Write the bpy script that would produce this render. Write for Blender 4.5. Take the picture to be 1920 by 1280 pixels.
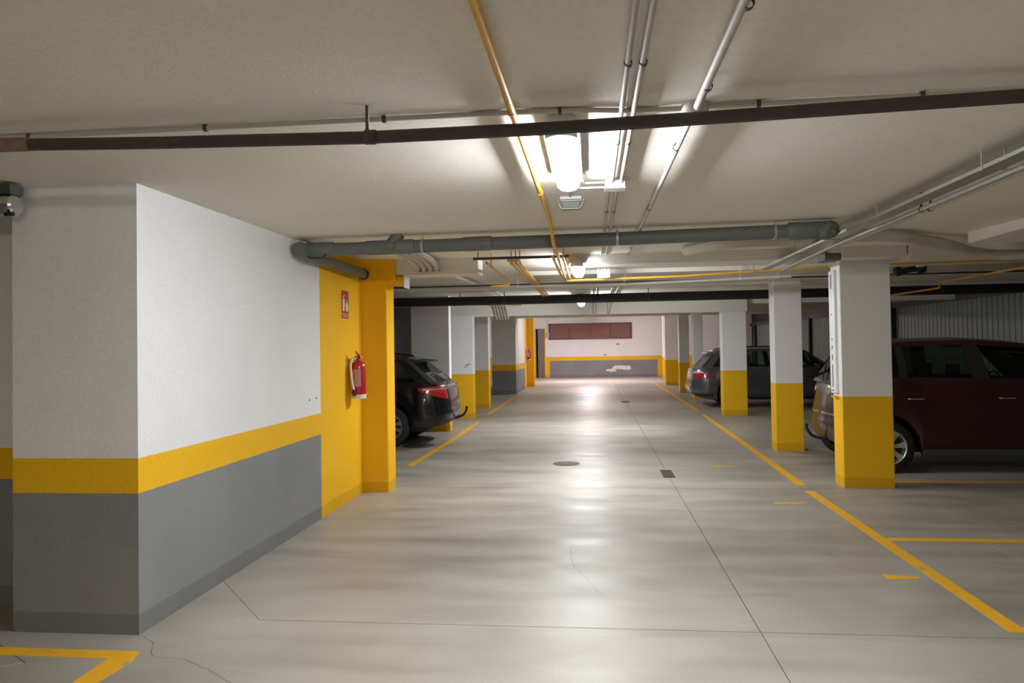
import bpy, bmesh, math, random
from mathutils import Vector, Matrix
random.seed(7)
PI = math.pi
scene = bpy.context.scene
for o in list(bpy.data.objects):
    bpy.data.objects.remove(o)
C = scene.collection

# ------------------------------------------------------------------ camera, world, exposure
def make_camera():
    yaw, pitch, roll = math.radians(6.17), math.radians(1.1), math.radians(0.9)
    fw = Vector((-math.sin(yaw)*math.cos(pitch), math.cos(yaw)*math.cos(pitch), math.sin(pitch)))
    r0 = Vector((math.cos(yaw), math.sin(yaw), 0))
    u0 = r0.cross(fw)
    r = r0*math.cos(roll) - u0*math.sin(roll)
    u = u0*math.cos(roll) + r0*math.sin(roll)
    m = Matrix((r, u, -fw)).transposed().to_4x4()
    m.translation = Vector((0, 0, 1.6))
    cd = bpy.data.cameras.new('camera')
    cd.sensor_width = 36.0
    cd.lens = 1387.0*36.0/1920.0
    cd.shift_y = -16.0/1920.0
    cd.clip_start = 0.05
    co = bpy.data.objects.new('camera', cd)
    C.objects.link(co)
    co.matrix_world = m
    scene.camera = co
make_camera()
world = bpy.data.worlds.new('world')
scene.world = world
world.use_nodes = True
world.node_tree.nodes['Background'].inputs[0].default_value = (0.9, 0.95, 1.0, 1)
world.node_tree.nodes['Background'].inputs[1].default_value = 0.0
scene.view_settings.view_transform = 'Standard'
scene.view_settings.look = 'None'
scene.view_settings.gamma = 1.0
scene.view_settings.use_curve_mapping = False
scene.view_settings.exposure = 0.0
LAMP = 200.0            # strength of the tube lamps' diffusers
scene.cycles.max_bounces = 10
scene.cycles.diffuse_bounces = 7
scene.cycles.use_denoising = True
scene.cycles.sample_clamp_indirect = 4.0

# ------------------------------------------------------------------ materials
MATS = {}
def newmat(name):
    m = bpy.data.materials.new(name); m.use_nodes = True
    MATS[name] = m
    return m, m.node_tree.nodes, m.node_tree.links, m.node_tree.nodes['Principled BSDF']
def simple(name, col, rough=0.5, metal=0.0, coat=0.0, var=0.06, scale=8.0, bump=0.0, bscale=120.0, spec=0.5, emit=None, trans=0.0, ior=1.45):
    m, n, l, b = newmat(name)
    tc = n.new('ShaderNodeTexCoord')
    nz = n.new('ShaderNodeTexNoise'); nz.inputs['Scale'].default_value = scale; nz.inputs['Detail'].default_value = 4
    l.new(tc.outputs['Object'], nz.inputs['Vector'])
    mix = n.new('ShaderNodeMix'); mix.data_type = 'RGBA'
    mix.inputs[6].default_value = (col[0]*(1-var), col[1]*(1-var), col[2]*(1-var), 1)
    mix.inputs[7].default_value = (min(1, col[0]*(1+var)), min(1, col[1]*(1+var)), min(1, col[2]*(1+var)), 1)
    l.new(nz.outputs['Fac'], mix.inputs[0]); l.new(mix.outputs[2], b.inputs['Base Color'])
    b.inputs['Roughness'].default_value = rough; b.inputs['Metallic'].default_value = metal
    b.inputs['Coat Weight'].default_value = coat; b.inputs['Coat Roughness'].default_value = 0.05
    b.inputs['Specular IOR Level'].default_value = spec
    b.inputs['Transmission Weight'].default_value = trans; b.inputs['IOR'].default_value = ior
    if bump > 0:
        bn = n.new('ShaderNodeTexNoise'); bn.inputs['Scale'].default_value = bscale; bn.inputs['Detail'].default_value = 3
        l.new(tc.outputs['Object'], bn.inputs['Vector'])
        bp = n.new('ShaderNodeBump'); bp.inputs['Strength'].default_value = bump; bp.inputs['Distance'].default_value = 0.01
        l.new(bn.outputs['Fac'], bp.inputs['Height']); l.new(bp.outputs['Normal'], b.inputs['Normal'])
    if emit:
        b.inputs['Emission Color'].default_value = (*emit[0], 1); b.inputs['Emission Strength'].default_value = emit[1]
    return m
def glassy(name, tint, alpha_mix=0.25):
    """thin tinted pane: part see-through, part glossy"""
    m, n, l, b = newmat(name)
    out = n['Material Output']
    tr = n.new('ShaderNodeBsdfTransparent'); tr.inputs[0].default_value = (*tint, 1)
    gl = n.new('ShaderNodeBsdfGlossy'); gl.inputs['Roughness'].default_value = 0.03
    fr = n.new('ShaderNodeFresnel'); fr.inputs['IOR'].default_value = 1.5
    ms = n.new('ShaderNodeMixShader')
    l.new(fr.outputs[0], ms.inputs[0]); l.new(tr.outputs[0], ms.inputs[1]); l.new(gl.outputs[0], ms.inputs[2])
    l.new(ms.outputs[0], out.inputs[0])
    n.remove(b)
    return m

def stucco(name, col, dirt=0.12, rough=0.75, bump=0.35, skirt=0.0):
    """painted plaster: fine grain, faint blotches, optional scuffed strip at the floor"""
    m, n, l, b = newmat(name)
    geo = n.new('ShaderNodeNewGeometry')
    n1 = n.new('ShaderNodeTexNoise'); n1.inputs['Scale'].default_value = 1.3; n1.inputs['Detail'].default_value = 6
    n2 = n.new('ShaderNodeTexNoise'); n2.inputs['Scale'].default_value = 55; n2.inputs['Detail'].default_value = 4
    for q in (n1, n2): l.new(geo.outputs['Position'], q.inputs['Vector'])
    cr = n.new('ShaderNodeValToRGB')
    cr.color_ramp.elements[0].position = 0.3; cr.color_ramp.elements[1].position = 0.62
    cr.color_ramp.elements[0].color = (*[c*(1-dirt) for c in col], 1)
    cr.color_ramp.elements[1].color = (*col, 1)
    l.new(n1.outputs['Fac'], cr.inputs[0])
    mx = n.new('ShaderNodeMix'); mx.data_type = 'RGBA'; mx.blend_type = 'MULTIPLY'
    mx.inputs[0].default_value = 0.2
    l.new(cr.outputs[0], mx.inputs[6]); l.new(n2.outputs['Fac'], mx.inputs[7])
    gm = n.new('ShaderNodeBrightContrast'); gm.inputs['Bright'].default_value = 0.0
    last = mx.outputs[2]
    if skirt > 0:
        sp = n.new('ShaderNodeSeparateXYZ'); l.new(geo.outputs['Position'], sp.inputs[0])
        n3 = n.new('ShaderNodeTexNoise'); n3.inputs['Scale'].default_value = 5; n3.inputs['Detail'].default_value = 5
        l.new(geo.outputs['Position'], n3.inputs['Vector'])
        ma = n.new('ShaderNodeMath'); ma.operation = 'MULTIPLY_ADD'; ma.inputs[1].default_value = 0.03; ma.inputs[2].default_value = 0.10
        l.new(n3.outputs['Fac'], ma.inputs[0])
        lt = n.new('ShaderNodeMath'); lt.operation = 'LESS_THAN'
        l.new(sp.outputs['Z'], lt.inputs[0]); l.new(ma.outputs[0], lt.inputs[1])
        sc = n.new('ShaderNodeMath'); sc.operation = 'MULTIPLY'; sc.inputs[1].default_value = skirt
        l.new(lt.outputs[0], sc.inputs[0])
        m2 = n.new('ShaderNodeMix'); m2.data_type = 'RGBA'; m2.blend_type = 'MULTIPLY'
        m2.inputs[7].default_value = (0.62, 0.6, 0.56, 1)
        l.new(sc.outputs[0], m2.inputs[0]); l.new(last, m2.inputs[6]); last = m2.outputs[2]
    l.new(last, b.inputs['Base Color'])
    b.inputs['Roughness'].default_value = rough; b.inputs['Specular IOR Level'].default_value = 0.25
    bn = n.new('ShaderNodeTexNoise'); bn.inputs['Scale'].default_value = 90; bn.inputs['Detail'].default_value = 5
    l.new(geo.outputs['Position'], bn.inputs['Vector'])
    bp = n.new('ShaderNodeBump'); bp.inputs['Strength'].default_value = bump; bp.inputs['Distance'].default_value = 0.004
    l.new(bn.outputs['Fac'], bp.inputs['Height']); l.new(bp.outputs['Normal'], b.inputs['Normal'])
    return m

def floor_mat():
    m, n, l, b = newmat('polished concrete')
    geo = n.new('ShaderNodeNewGeometry')
    mp = n.new('ShaderNodeMapping'); mp.inputs['Scale'].default_value = (0.35, 1.6, 1)
    l.new(geo.outputs['Position'], mp.inputs['Vector'])
    def noise(scale, det=6, src=None, dist=0.0):
        q = n.new('ShaderNodeTexNoise'); q.inputs['Scale'].default_value = scale; q.inputs['Detail'].default_value = det
        q.inputs['Distortion'].default_value = dist
        l.new(src or geo.outputs['Position'], q.inputs['Vector']); return q
    a = noise(0.8, 7, None, 0.6)
    s = noise(2.0, 8, mp.outputs[0], 0.3)
    g = noise(70, 3)
    cr = n.new('ShaderNodeValToRGB')
    cr.color_ramp.elements[0].position = 0.32; cr.color_ramp.elements[0].color = (0.27, 0.248, 0.21, 1)
    cr.color_ramp.elements[1].position = 0.66; cr.color_ramp.elements[1].color = (0.415, 0.388, 0.335, 1)
    av = n.new('ShaderNodeMath'); av.operation = 'ADD'; l.new(a.outputs['Fac'], av.inputs[0]); l.new(s.outputs['Fac'], av.inputs[1])
    hv = n.new('ShaderNodeMath'); hv.operation = 'MULTIPLY'; hv.inputs[1].default_value = 0.5; l.new(av.outputs[0], hv.inputs[0])
    l.new(hv.outputs[0], cr.inputs[0])
    # darker rubbed tyre arcs and streaks
    st = noise(1.3, 9, mp.outputs[0], 0.5)
    c2 = n.new('ShaderNodeValToRGB')
    c2.color_ramp.elements[0].position = 0.44; c2.color_ramp.elements[0].color = (0.90, 0.895, 0.885, 1)
    c2.color_ramp.elements[1].position = 0.52; c2.color_ramp.elements[1].color = (1, 1, 1, 1)
    l.new(st.outputs['Fac'], c2.inputs[0])
    mx = n.new('ShaderNodeMix'); mx.data_type = 'RGBA'; mx.blend_type = 'MULTIPLY'; mx.inputs[0].default_value = 1
    l.new(cr.outputs[0], mx.inputs[6]); l.new(c2.outputs[0], mx.inputs[7])
    m2 = n.new('ShaderNodeMix'); m2.data_type = 'RGBA'; m2.blend_type = 'OVERLAY'; m2.inputs[0].default_value = 0.12
    l.new(mx.outputs[2], m2.inputs[6]); l.new(g.outputs['Fac'], m2.inputs[7])
    l.new(m2.outputs[2], b.inputs['Base Color'])
    b.inputs['Specular IOR Level'].default_value = 0.36
    rr = n.new('ShaderNodeMapRange'); rr.inputs[1].default_value = 0.35; rr.inputs[2].default_value = 0.65
    rr.inputs[3].default_value = 0.36; rr.inputs[4].default_value = 0.52
    l.new(s.outputs['Fac'], rr.inputs[0]); l.new(rr.outputs[0], b.inputs['Roughness'])
    bp = n.new('ShaderNodeBump'); bp.inputs['Strength'].default_value = 0.12; bp.inputs['Distance'].default_value = 0.004
    l.new(g.outputs['Fac'], bp.inputs['Height']); l.new(bp.outputs['Normal'], b.inputs['Normal'])
    return m
def line_mat():
    """yellow road paint worn thin in places"""
    m, n, l, b = newmat('yellow line paint')
    geo = n.new('ShaderNodeNewGeometry')
    q = n.new('ShaderNodeTexNoise'); q.inputs['Scale'].default_value = 9; q.inputs['Detail'].default_value = 9
    l.new(geo.outputs['Position'], q.inputs['Vector'])
    cr = n.new('ShaderNodeValToRGB')
    cr.color_ramp.elements[0].position = 0.24; cr.color_ramp.elements[0].color = (0.45, 0.34, 0.16, 1)
    cr.color_ramp.elements[1].position = 0.40; cr.color_ramp.elements[1].color = (0.80, 0.41, 0.015, 1)
    l.new(q.outputs['Fac'], cr.inputs[0]); l.new(cr.outputs[0], b.inputs['Base Color'])
    b.inputs['Roughness'].default_value = 0.5
    return m

M_CEIL = stucco('ceiling plaster', (0.86, 0.82, 0.735), dirt=0.04, bump=0.2)
M_WHITE = stucco('white wall paint', (0.88, 0.87, 0.87), dirt=0.05, bump=0.2)
M_GREY = stucco('grey wall paint', (0.27, 0.272, 0.28), dirt=0.12, bump=0.4, skirt=0.55)
M_YEL = stucco('yellow wall paint', (0.93, 0.52, 0.012), dirt=0.06, bump=0.4, skirt=0.5)
M_BWALL = stucco('dark grey bay wall', (0.22, 0.215, 0.21), dirt=0.1)
M_BEAM = stucco('beam plaster', (0.84, 0.82, 0.77), dirt=0.06, bump=0.4)
M_FLOOR = floor_mat()
M_JOINT = simple('joint dirt', (0.045, 0.04, 0.035), 0.9, var=0.3)
M_CRACK = simple('hairline crack', (0.15, 0.135, 0.115), 0.9, var=0.2)
M_DKLOUV = simple('dark louvre frame', (0.10, 0.05, 0.045), 0.5, var=0.1)
M_LINE = line_mat()
M_PIPEY = simple('yellow pipe paint', (0.72, 0.40, 0.05), 0.4, var=0.08)
M_PIPEW = simple('white conduit', (0.50, 0.48, 0.44), 0.6, var=0.05)
M_PIPED = simple('dark iron pipe', (0.060, 0.050, 0.043), 0.6, var=0.35, scale=14, bump=0.2)
M_PIPEK = simple('black pipe', (0.022, 0.020, 0.018), 0.6, var=0.3)
M_PIPEG = simple('grey green pipe', (0.115, 0.12, 0.105), 0.5, var=0.15)
M_PALE = simple('pale painted pipe', (0.50, 0.47, 0.42), 0.6, var=0.05)
M_GALV = simple('galvanised steel', (0.42, 0.42, 0.40), 0.45, metal=0.6, var=0.1)
M_SHEET = simple('grey green sheet metal', (0.17, 0.19, 0.17), 0.5, metal=0.1, var=0.1, scale=3)
M_BLACK = simple('black plastic', (0.018, 0.018, 0.018), 0.5, var=0.1)
M_BRACK = simple('dark bracket steel', (0.07, 0.065, 0.06), 0.6, var=0.1)
M_PVC = simple('white box plastic', (0.74, 0.75, 0.76), 0.4, var=0.02)
M_RUST = simple('rusty iron cover', (0.17, 0.095, 0.07), 0.65, var=0.25, scale=30, bump=0.4, bscale=60)
M_STAIN = simple('rusty drain grate', (0.085, 0.045, 0.035), 0.6, var=0.3, scale=30)
M_RED = simple('extinguisher red', (0.42, 0.012, 0.018), 0.3, coat=0.5, var=0.05)
M_SIGNR = simple('sign red', (0.36, 0.02, 0.025), 0.5, var=0.03)
M_CREAM = simple('cream plastic', (0.72, 0.66, 0.55), 0.5, var=0.03)
M_LABEL = simple('extinguisher label', (0.50, 0.22, 0.24), 0.5, var=0.2, scale=60)
M_LOUV = simple('brown louvre paint', (0.30, 0.15, 0.13), 0.5, var=0.1)
M_DOOR = simple('brown door paint', (0.14, 0.115, 0.095), 0.5, var=0.1)
M_PATCH = simple('bare plaster', (0.72, 0.68, 0.64), 0.9, var=0.1, scale=20)
M_LENS = simple('clear lens plastic', (0.55, 0.60, 0.56), 0.25, var=0.05, trans=0.6)
M_CHROME = simple('chrome', (0.75, 0.75, 0.76), 0.15, metal=1.0, var=0.02)
M_ALLOY = simple('silver alloy', (0.62, 0.62, 0.62), 0.3, metal=0.85, var=0.03)
M_TYRE = simple('tyre rubber', (0.018, 0.018, 0.018), 0.75, var=0.1, bump=0.1)
M_CBLACK = simple('black car paint', (0.004, 0.0045, 0.006), 0.3, coat=0.6, spec=0.3, var=0.02)
M_CGREY = simple('slate grey car paint', (0.085, 0.092, 0.105), 0.3, metal=0.35, coat=1.0, var=0.02)
M_CRED = simple('deep red car paint', (0.028, 0.003, 0.004), 0.35, metal=0.1, coat=0.6, var=0.02)
M_CABIN = simple('dark cabin trim', (0.02, 0.02, 0.021), 0.8, var=0.1)
M_TAIL = simple('red lamp lens', (0.45, 0.01, 0.02), 0.12, coat=1.0, var=0.03)
M_TAILW = simple('clear lamp lens', (0.65, 0.6, 0.6), 0.12, coat=1.0, var=0.03)
M_GLASS = glassy('green tinted glass', (0.42, 0.60, 0.50))
M_GDARK = glassy('privacy glass', (0.16, 0.19, 0.17))
M_GCLR = glassy('clear car glass', (0.62, 0.66, 0.60))
def lampmat(name, col, k):
    m, n, l, b = newmat(name)
    b.inputs['Base Color'].default_value = (0.9, 0.9, 0.9, 1)
    b.inputs['Emission Color'].default_value = (*col, 1)
    b.inputs['Emission Strength'].default_value = k
    return m

# ------------------------------------------------------------------ mesh helpers
class MB:
    def __init__(s): s.v = []; s.f = []; s.m = []; s.mats = []
    def mi(s, mat):
        if mat not in s.mats: s.mats.append(mat)
        return s.mats.index(mat)
    def add(s, vs, fs, mat):
        k = len(s.v); i = s.mi(mat)
        s.v += [tuple(v) for v in vs]
        for f in fs: s.f.append(tuple(k+a for a in f)); s.m.append(i)
        return s
    def box(s, x0, x1, y0, y1, z0, z1, mat, bev=0.0, skip=()):
        if bev > 0:
            bm = bmesh.new(); bmesh.ops.create_cube(bm, size=1)
            for v in bm.verts:
                v.co = Vector(((x0+x1)/2+v.co.x*(x1-x0), (y0+y1)/2+v.co.y*(y1-y0), (z0+z1)/2+v.co.z*(z1-z0)))
            bmesh.ops.bevel(bm, geom=bm.edges[:], offset=bev, segments=2, affect='EDGES', profile=0.6)
            bm.verts.index_update()
            s.add([v.co[:] for v in bm.verts], [[v.index for v in f.verts] for f in bm.faces], mat)
            bm.free(); return s
        vs = [(x, y, z) for z in (z0, z1) for y in (y0, y1) for x in (x0, x1)]
        fs = {'b': (0, 2, 3, 1), 't': (4, 5, 7, 6), 'f': (0, 1, 5, 4), 'k': (2, 6, 7, 3), 'l': (0, 4, 6, 2), 'r': (1, 3, 7, 5)}
        return s.add(vs, [f for k, f in fs.items() if k not in skip], mat)
    def prism(s, poly, z0, z1, mat):
        n = len(poly)
        vs = [(p[0], p[1], z0) for p in poly] + [(p[0], p[1], z1) for p in poly]
        fs = [tuple(range(n-1, -1, -1)), tuple(range(n, 2*n))] + [(i, (i+1) % n, n+(i+1) % n, n+i) for i in range(n)]
        return s.add(vs, fs, mat)
    def tube(s, path, r, mat, seg=12, cap=True, radii=None):
        P = [Vector(p) for p in path]
        if len(P) < 2: return s
        T = []
        for i in range(len(P)):
            a = P[max(0, i-1)]; b = P[min(len(P)-1, i+1)]
            T.append((b-a).normalized())
        up = Vector((0, 0, 1)) if abs(T[0].z) < 0.9 else Vector((1, 0, 0))
        nrm = (up - T[0]*up.dot(T[0])).normalized()
        vs = []; fs = []
        for i, p in enumerate(P):
            nrm = (nrm - T[i]*nrm.dot(T[i])).normalized()
            bn = T[i].cross(nrm)
            rr = radii[i] if radii else r
            for k in range(seg):
                a = 2*PI*k/seg
                vs.append(p + nrm*(math.cos(a)*rr) + bn*(math.sin(a)*rr))
        for i in range(len(P)-1):
            for k in range(seg):
                k2 = (k+1) % seg
                fs.append((i*seg+k, i*seg+k2, (i+1)*seg+k2, (i+1)*seg+k))
        if cap:
            fs.append(tuple(range(seg-1, -1, -1)))
            fs.append(tuple((len(P)-1)*seg+k for k in range(seg)))
        return s.add(vs, fs, mat)
    def lathe(s, prof, centre, axis, mat, seg=24, caps=True):
        """prof = [(distance along axis, radius)]"""
        ax = Vector(axis).normalized(); c = Vector(centre)
        up = Vector((0, 0, 1)) if abs(ax.z) < 0.9 else Vector((1, 0, 0))
        n = (up-ax*up.dot(ax)).normalized(); b = ax.cross(n)
        vs = []; fs = []
        for d, r in prof:
            for k in range(seg):
                a = 2*PI*k/seg
                vs.append(c+ax*d+n*(math.cos(a)*r)+b*(math.sin(a)*r))
        for i in range(len(prof)-1):
            for k in range(seg):
                k2 = (k+1) % seg
                fs.append((i*seg+k, i*seg+k2, (i+1)*seg+k2, (i+1)*seg+k))
        if caps and prof[0][1] > 1e-4: fs.append(tuple(range(seg-1, -1, -1)))
        if caps and prof[-1][1] > 1e-4: fs.append(tuple((len(prof)-1)*seg+k for k in range(seg)))
        return s.add(vs, fs, mat)
    def build(s, name, parent=None, smooth=None, kind=None, recalc=True):
        me = bpy.data.meshes.new(name)
        me.from_pydata(s.v, [], s.f)
        for m in s.mats: me.materials.append(m)
        me.polygons.foreach_set('material_index', s.m)
        if recalc:
            bm = bmesh.new(); bm.from_mesh(me)
            bmesh.ops.recalc_face_normals(bm, faces=bm.faces[:])
            bm.to_mesh(me); bm.free()
        if smooth is not None:
            me.shade_smooth() if smooth >= 180 else None
            if smooth < 180:
                me.polygons.foreach_set('use_smooth', [True]*len(me.polygons))
                me.set_sharp_from_angle(angle=math.radians(smooth))
        me.update()
        o = bpy.data.objects.new(name, me); C.objects.link(o)
        if parent: o.parent = parent
        if kind: o['kind'] = kind
        return o
def rounded(path, r=0.05, n=5):
    """path with filleted corners"""
    P = [Vector(p) for p in path]; out = [P[0]]
    for i in range(1, len(P)-1):
        a = P[i-1]-P[i]; b = P[i+1]-P[i]
        d = min(r, a.length*0.45, b.length*0.45)
        p0 = P[i]+a.normalized()*d; p1 = P[i]+b.normalized()*d
        for k in range(n+1):
            t = k/n
            out.append(p0*(1-t)**2+P[i]*2*t*(1-t)+p1*t*t)
    out.append(P[-1])
    return out
def tag(o, label, cat, group=None, kind=None):
    o['label'] = label; o['category'] = cat
    if group: o['group'] = group
    if kind: o['kind'] = kind
    return o
def empty(name, loc, rz=0.0):
    o = bpy.data.objects.new(name, None); o.empty_display_size = 0.1
    C.objects.link(o); o.location = loc; o.rotation_euler = (0, 0, rz)
    return o
def struct(o, label, cat):
    return tag(o, label, cat, None, 'structure')
def child_at(o, parent):
    """parent o but keep it where it stands in world coordinates (parent unrotated or rotated)"""
    o.parent = parent
    o.matrix_parent_inverse = Matrix.Translation(parent.location).inverted() if parent.rotation_euler.z == 0 else (Matrix.Translation(parent.location) @ Matrix.Rotation(parent.rotation_euler.z, 4, 'Z')).inverted()
    return o

ZC1, ZC2, ZC3 = 2.575, 2.605, 3.13
YF = 38.3
XL, XR = -8.0, 8.0

# ------------------------------------------------------------------ floor
flo = MB().box(XL, XR, -12, YF+0.3, -0.25, -0.012, M_JOINT).build('floor')
struct(flo, 'polished grey concrete garage floor with saw-cut joints', 'floor')
g = 0.003
SL = []
Xs = [XL, 0.9, XR]
# first row in front of the first cross joint, including the triangle beside the pillar
SL.append([(-2.0, 4.25-g), (0.9-g, 4.25-g), (0.9-g, -12), (XL, -12), (XL, 4.98), (-2.62, 4.98)])
SL.append([(0.9+g, -12), (0.9+g, 4.25-g), (XR, 4.25-g), (XR, -12)])
SL.append([(-2.0, 4.25+g), (-2.62, 4.98+2*g), (XL, 4.98+2*g), (XL, 8.42-g), (0.9-g, 8.42-g), (0.9-g, 4.25+g)])
ys = [4.25, 8.42, 14.1, 19.6, 25.1, 30.6, YF+0.3]
SL.append([(0.9+g, 4.25+g), (0.9+g, 8.42-g), (XR, 8.42-g), (XR, 4.25+g)])
for a, b in zip(ys[1:-1], ys[2:]):
    SL.append([(XL, a+g), (XL, b-g), (0.9-g, b-g), (0.9-g, a+g)])
    SL.append([(0.9+g, a+g), (0.9+g, b-g), (XR, b-g), (XR, a+g)])
for p in SL:
    MB().prism(p, -0.012, 0.0, M_FLOOR).build('slab', flo)
# cracks: thin wandering grooves
def ribbon(pts, w, z, mat, name, parent):
    mb = MB(); n = len(pts); vs = []
    for i, p in enumerate(pts):
        a = pts[max(0, i-1)]; b = pts[min(n-1, i+1)]
        dx, dy = b[0]-a[0], b[1]-a[1]; L = math.hypot(dx, dy) or 1
        ww = w*(0.5+random.random()*0.8)/2
        vs += [(p[0]-dy/L*ww, p[1]+dx/L*ww, z), (p[0]+dy/L*ww, p[1]-dx/L*ww, z)]
    mb.add(vs, [(2*i, 2*i+1, 2*i+3, 2*i+2) for i in range(n-1)], mat)
    return mb.build(name, parent)
def wander(pts, step=0.05, amp=0.02):
    out = []
    for (x0, y0), (x1, y1) in zip(pts, pts[1:]):
        n = max(2, int(math.hypot(x1-x0, y1-y0)/step))
        for i in range(n):
            t = i/n
            out.append((x0+(x1-x0)*t+random.uniform(-amp, amp), y0+(y1-y0)*t+random.uniform(-amp, amp)))
    out.append(pts[-1]); return out
ribbon(wander([(-2.555, 3.97), (-2.44, 3.88), (-2.33, 3.70), (-2.14, 3.68), (-2.0, 3.60), (-1.79, 3.46), (-1.5, 3.2)], 0.05, 0.008), 0.004, 0.0008, M_CRACK, 'floor_crack', flo)
ribbon(wander([(-0.20, 5.9), (-0.16, 5.4), (-0.05, 5.1), (0.05, 4.75)], 0.06, 0.012), 0.0025, 0.0008, M_CRACK, 'floor_crack', flo)
ribbon(wander([(0.3, 4.95), (0.75, 4.85), (1.2, 4.9)], 0.06, 0.012), 0.0025, 0.0008, M_CRACK, 'floor_crack', flo)
ribbon([(-3.3, 3.80), (-2.96, 3.58)], 0.008, 0.0008, M_CRACK, 'floor_crack', flo)
ribbon([(-2.97, 3.58), (-3.35, 3.30)], 0.006, 0.0008, M_PATCH, 'floor_crack', flo)
ribbon([(3.05, 6.2), (3.08, 5.2), (3.1, 4.6)], 0.005, 0.0008, M_PATCH, 'floor_crack', flo)
# painted lines
def line(poly, name='painted_line'):
    return MB().prism(poly, 0.0, 0.0015, M_LINE).build(name, flo)
line([(2.24, 4.34), (2.34, 4.42), (2.345, 8.3), (2.245, 8.3)])
line([(2.24, 4.34), (2.34, 4.42), (3.6, 4.42), (6.5, 4.40), (6.5, 4.30), (3.6, 4.30)])
line([(2.26, 8.62), (2.36, 8.62), (2.42, 11.3), (2.46, 13.1), (2.52, 17.3), (2.44, 17.3), (2.36, 13.1), (2.32, 11.3)])
line([(2.45, 18.2), (2.54, 18.2), (2.58, 24.5), (2.6, 33), (2.52, 33), (2.49, 24.5)])
line([(2.345, 6.25), (6.8, 6.25), (6.8, 6.35), (2.345, 6.35)])
line([(3.35, 8.83), (6.8, 8.83), (6.8, 8.92), (3.35, 8.92)])
line([(1.95, 5.25), (2.17, 5.27), (2.17, 5.31), (2.05, 5.325), (1.95, 5.36)])
line([(1.75, 7.63), (2.1, 7.66), (2.1, 7.71), (1.8, 7.70)])
line([(1.55, 9.9), (1.85, 9.93), (1.85, 9.98), (1.6, 9.98)])
line([(-2.56, 9.95), (-2.46, 9.9), (-2.40, 13.0), (-2.42, 15.9), (-2.50, 15.9), (-2.50, 13.0)])
line([(-2.12, 11.65), (-1.95, 11.68), (-1.95, 11.75), (-2.1, 11.75)])
line([(-3.9, 3.66), (-3.9, 3.76), (-2.44, 3.76), (-2.40, 3.62), (-2.44, 3.2), (-2.54, 3.2), (-2.56, 3.66)])
line([(-2.55, 17.6), (-2.46, 17.6), (-2.46, 24.5), (-2.55, 24.5)])
# drains
d = MB().lathe([(0, 0.0), (0.006, 0.185), (0.006, 0.165), (0.009, 0.16), (0.009, 0.0)], (-0.38, 10.14, -0.001), (0, 0, 1), M_RUST, 40)
for a in range(6):
    for r in (0.05, 0.10, 0.14):
        x = -0.38+math.cos(a*PI/3+r*9)*r; y = 10.14+math.sin(a*PI/3+r*9)*r
        d.box(x-0.012, x+0.012, y-0.004, y+0.004, 0.007, 0.0115, M_RUST)
tag(d.build('manhole_cover', smooth=40), 'round rusty brown manhole cover in the middle of the driving lane', 'manhole cover')
d = MB().lathe([(0, 0.0), (0.005, 0.27), (0.005, 0.25), (0.008, 0.245), (0.008, 0.0)], (-2.88, 11.98, -0.001), (0, 0, 1), M_STAIN, 40)
tag(d.build('manhole_cover', smooth=40), 'dark round manhole cover on the floor under the black car', 'manhole cover')
def grate(x, y, w, l, label):
    r = empty('drain_grate', (x, y, 0))
    tag(r, label, 'drain')
    mb = MB()
    for a, b, c2, d2 in ((-w/2, w/2, -l/2, -l/2+0.015), (-w/2, w/2, l/2-0.015, l/2), (-w/2, -w/2+0.015, -l/2, l/2), (w/2-0.015, w/2, -l/2, l/2)):
        mb.box(a, b, c2, d2, 0.0, 0.006, M_STAIN)
    mb.box(-w/2, w/2, -l/2, l/2, 0.0, 0.002, M_JOINT)
    mb.build('frame', r)
    mb = MB(); k = -w/2+0.03
    while k < w/2-0.02:
        mb.box(k, k+0.008, -l/2+0.015, l/2-0.015, 0.001, 0.005, M_STAIN); k += 0.02
    mb.build('grating', r)
grate(0.90, 9.36, 0.14, 0.52, 'small dark rectangular floor drain on the long joint in the lane')
grate(0.91, 21.2, 0.22, 0.45, 'tiny dark floor drain on the long joint far down the lane')

# ------------------------------------------------------------------ ceiling and beams
struct(MB().box(XL, XR, -12, 6.25, ZC1, 3.4, M_CEIL).build('ceiling'), 'off-white plastered ceiling over the near part of the lane', 'ceiling')
struct(MB().box(XL, XR, 6.25, 26.0, ZC2, 3.4, M_CEIL).build('ceiling'), 'off-white plastered ceiling over the middle of the garage', 'ceiling')
struct(MB().box(XL, XR, 26.0, YF+0.3, ZC3, 3.4, M_CEIL).build('ceiling'), 'higher pale ceiling in front of the end wall', 'ceiling')
NB = [0]
def beam(x0, x1, y0, y1, z0, z1=None, label=''):
    NB[0] += 1
    o = MB().box(x0, x1, y0, y1, z0, z1 or (ZC1 if y1 < 6.2 else ZC2), M_BEAM, bev=0.004).build('trim_%d' % NB[0])
    return struct(o, label, 'beam')
beam(-2.45, -1.25, 8.15, 8.5, 2.43, label='plastered beam between the near yellow column and the pipe gap')
beam(-0.24, 3.3, 8.15, 8.42, 2.49, label='plastered beam from the pipe gap to the nearest column')
beam(3.32, XR, 8.13, 8.42, 2.46, label='plastered beam right of the nearest column above the dark red car')
beam(-0.9, 7.9, 9.80, 9.98, 2.55, label='shallow ceiling rib just beyond the white cross pipe')
beam(-2.9, 7.9, 11.4, 11.75, 2.52, label='shallow ceiling beam over the slimmer right column')
beam(-3.4, 3.46, 17.0, 17.35, 2.32, label='deep white beam spanning the lane between the far columns')
beam(3.48, XR, 17.1, 17.4, 2.5, label='shallow beam right of the deep far beam')
beam(3.5, 5.6, -1.0, 6.2, 2.50, label='shallow ceiling drop at the right edge above the empty bay')
beam(3.5, 5.6, 6.27, 7.3, 2.50, label='end of the ceiling drop beside the pale pipe')
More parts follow.
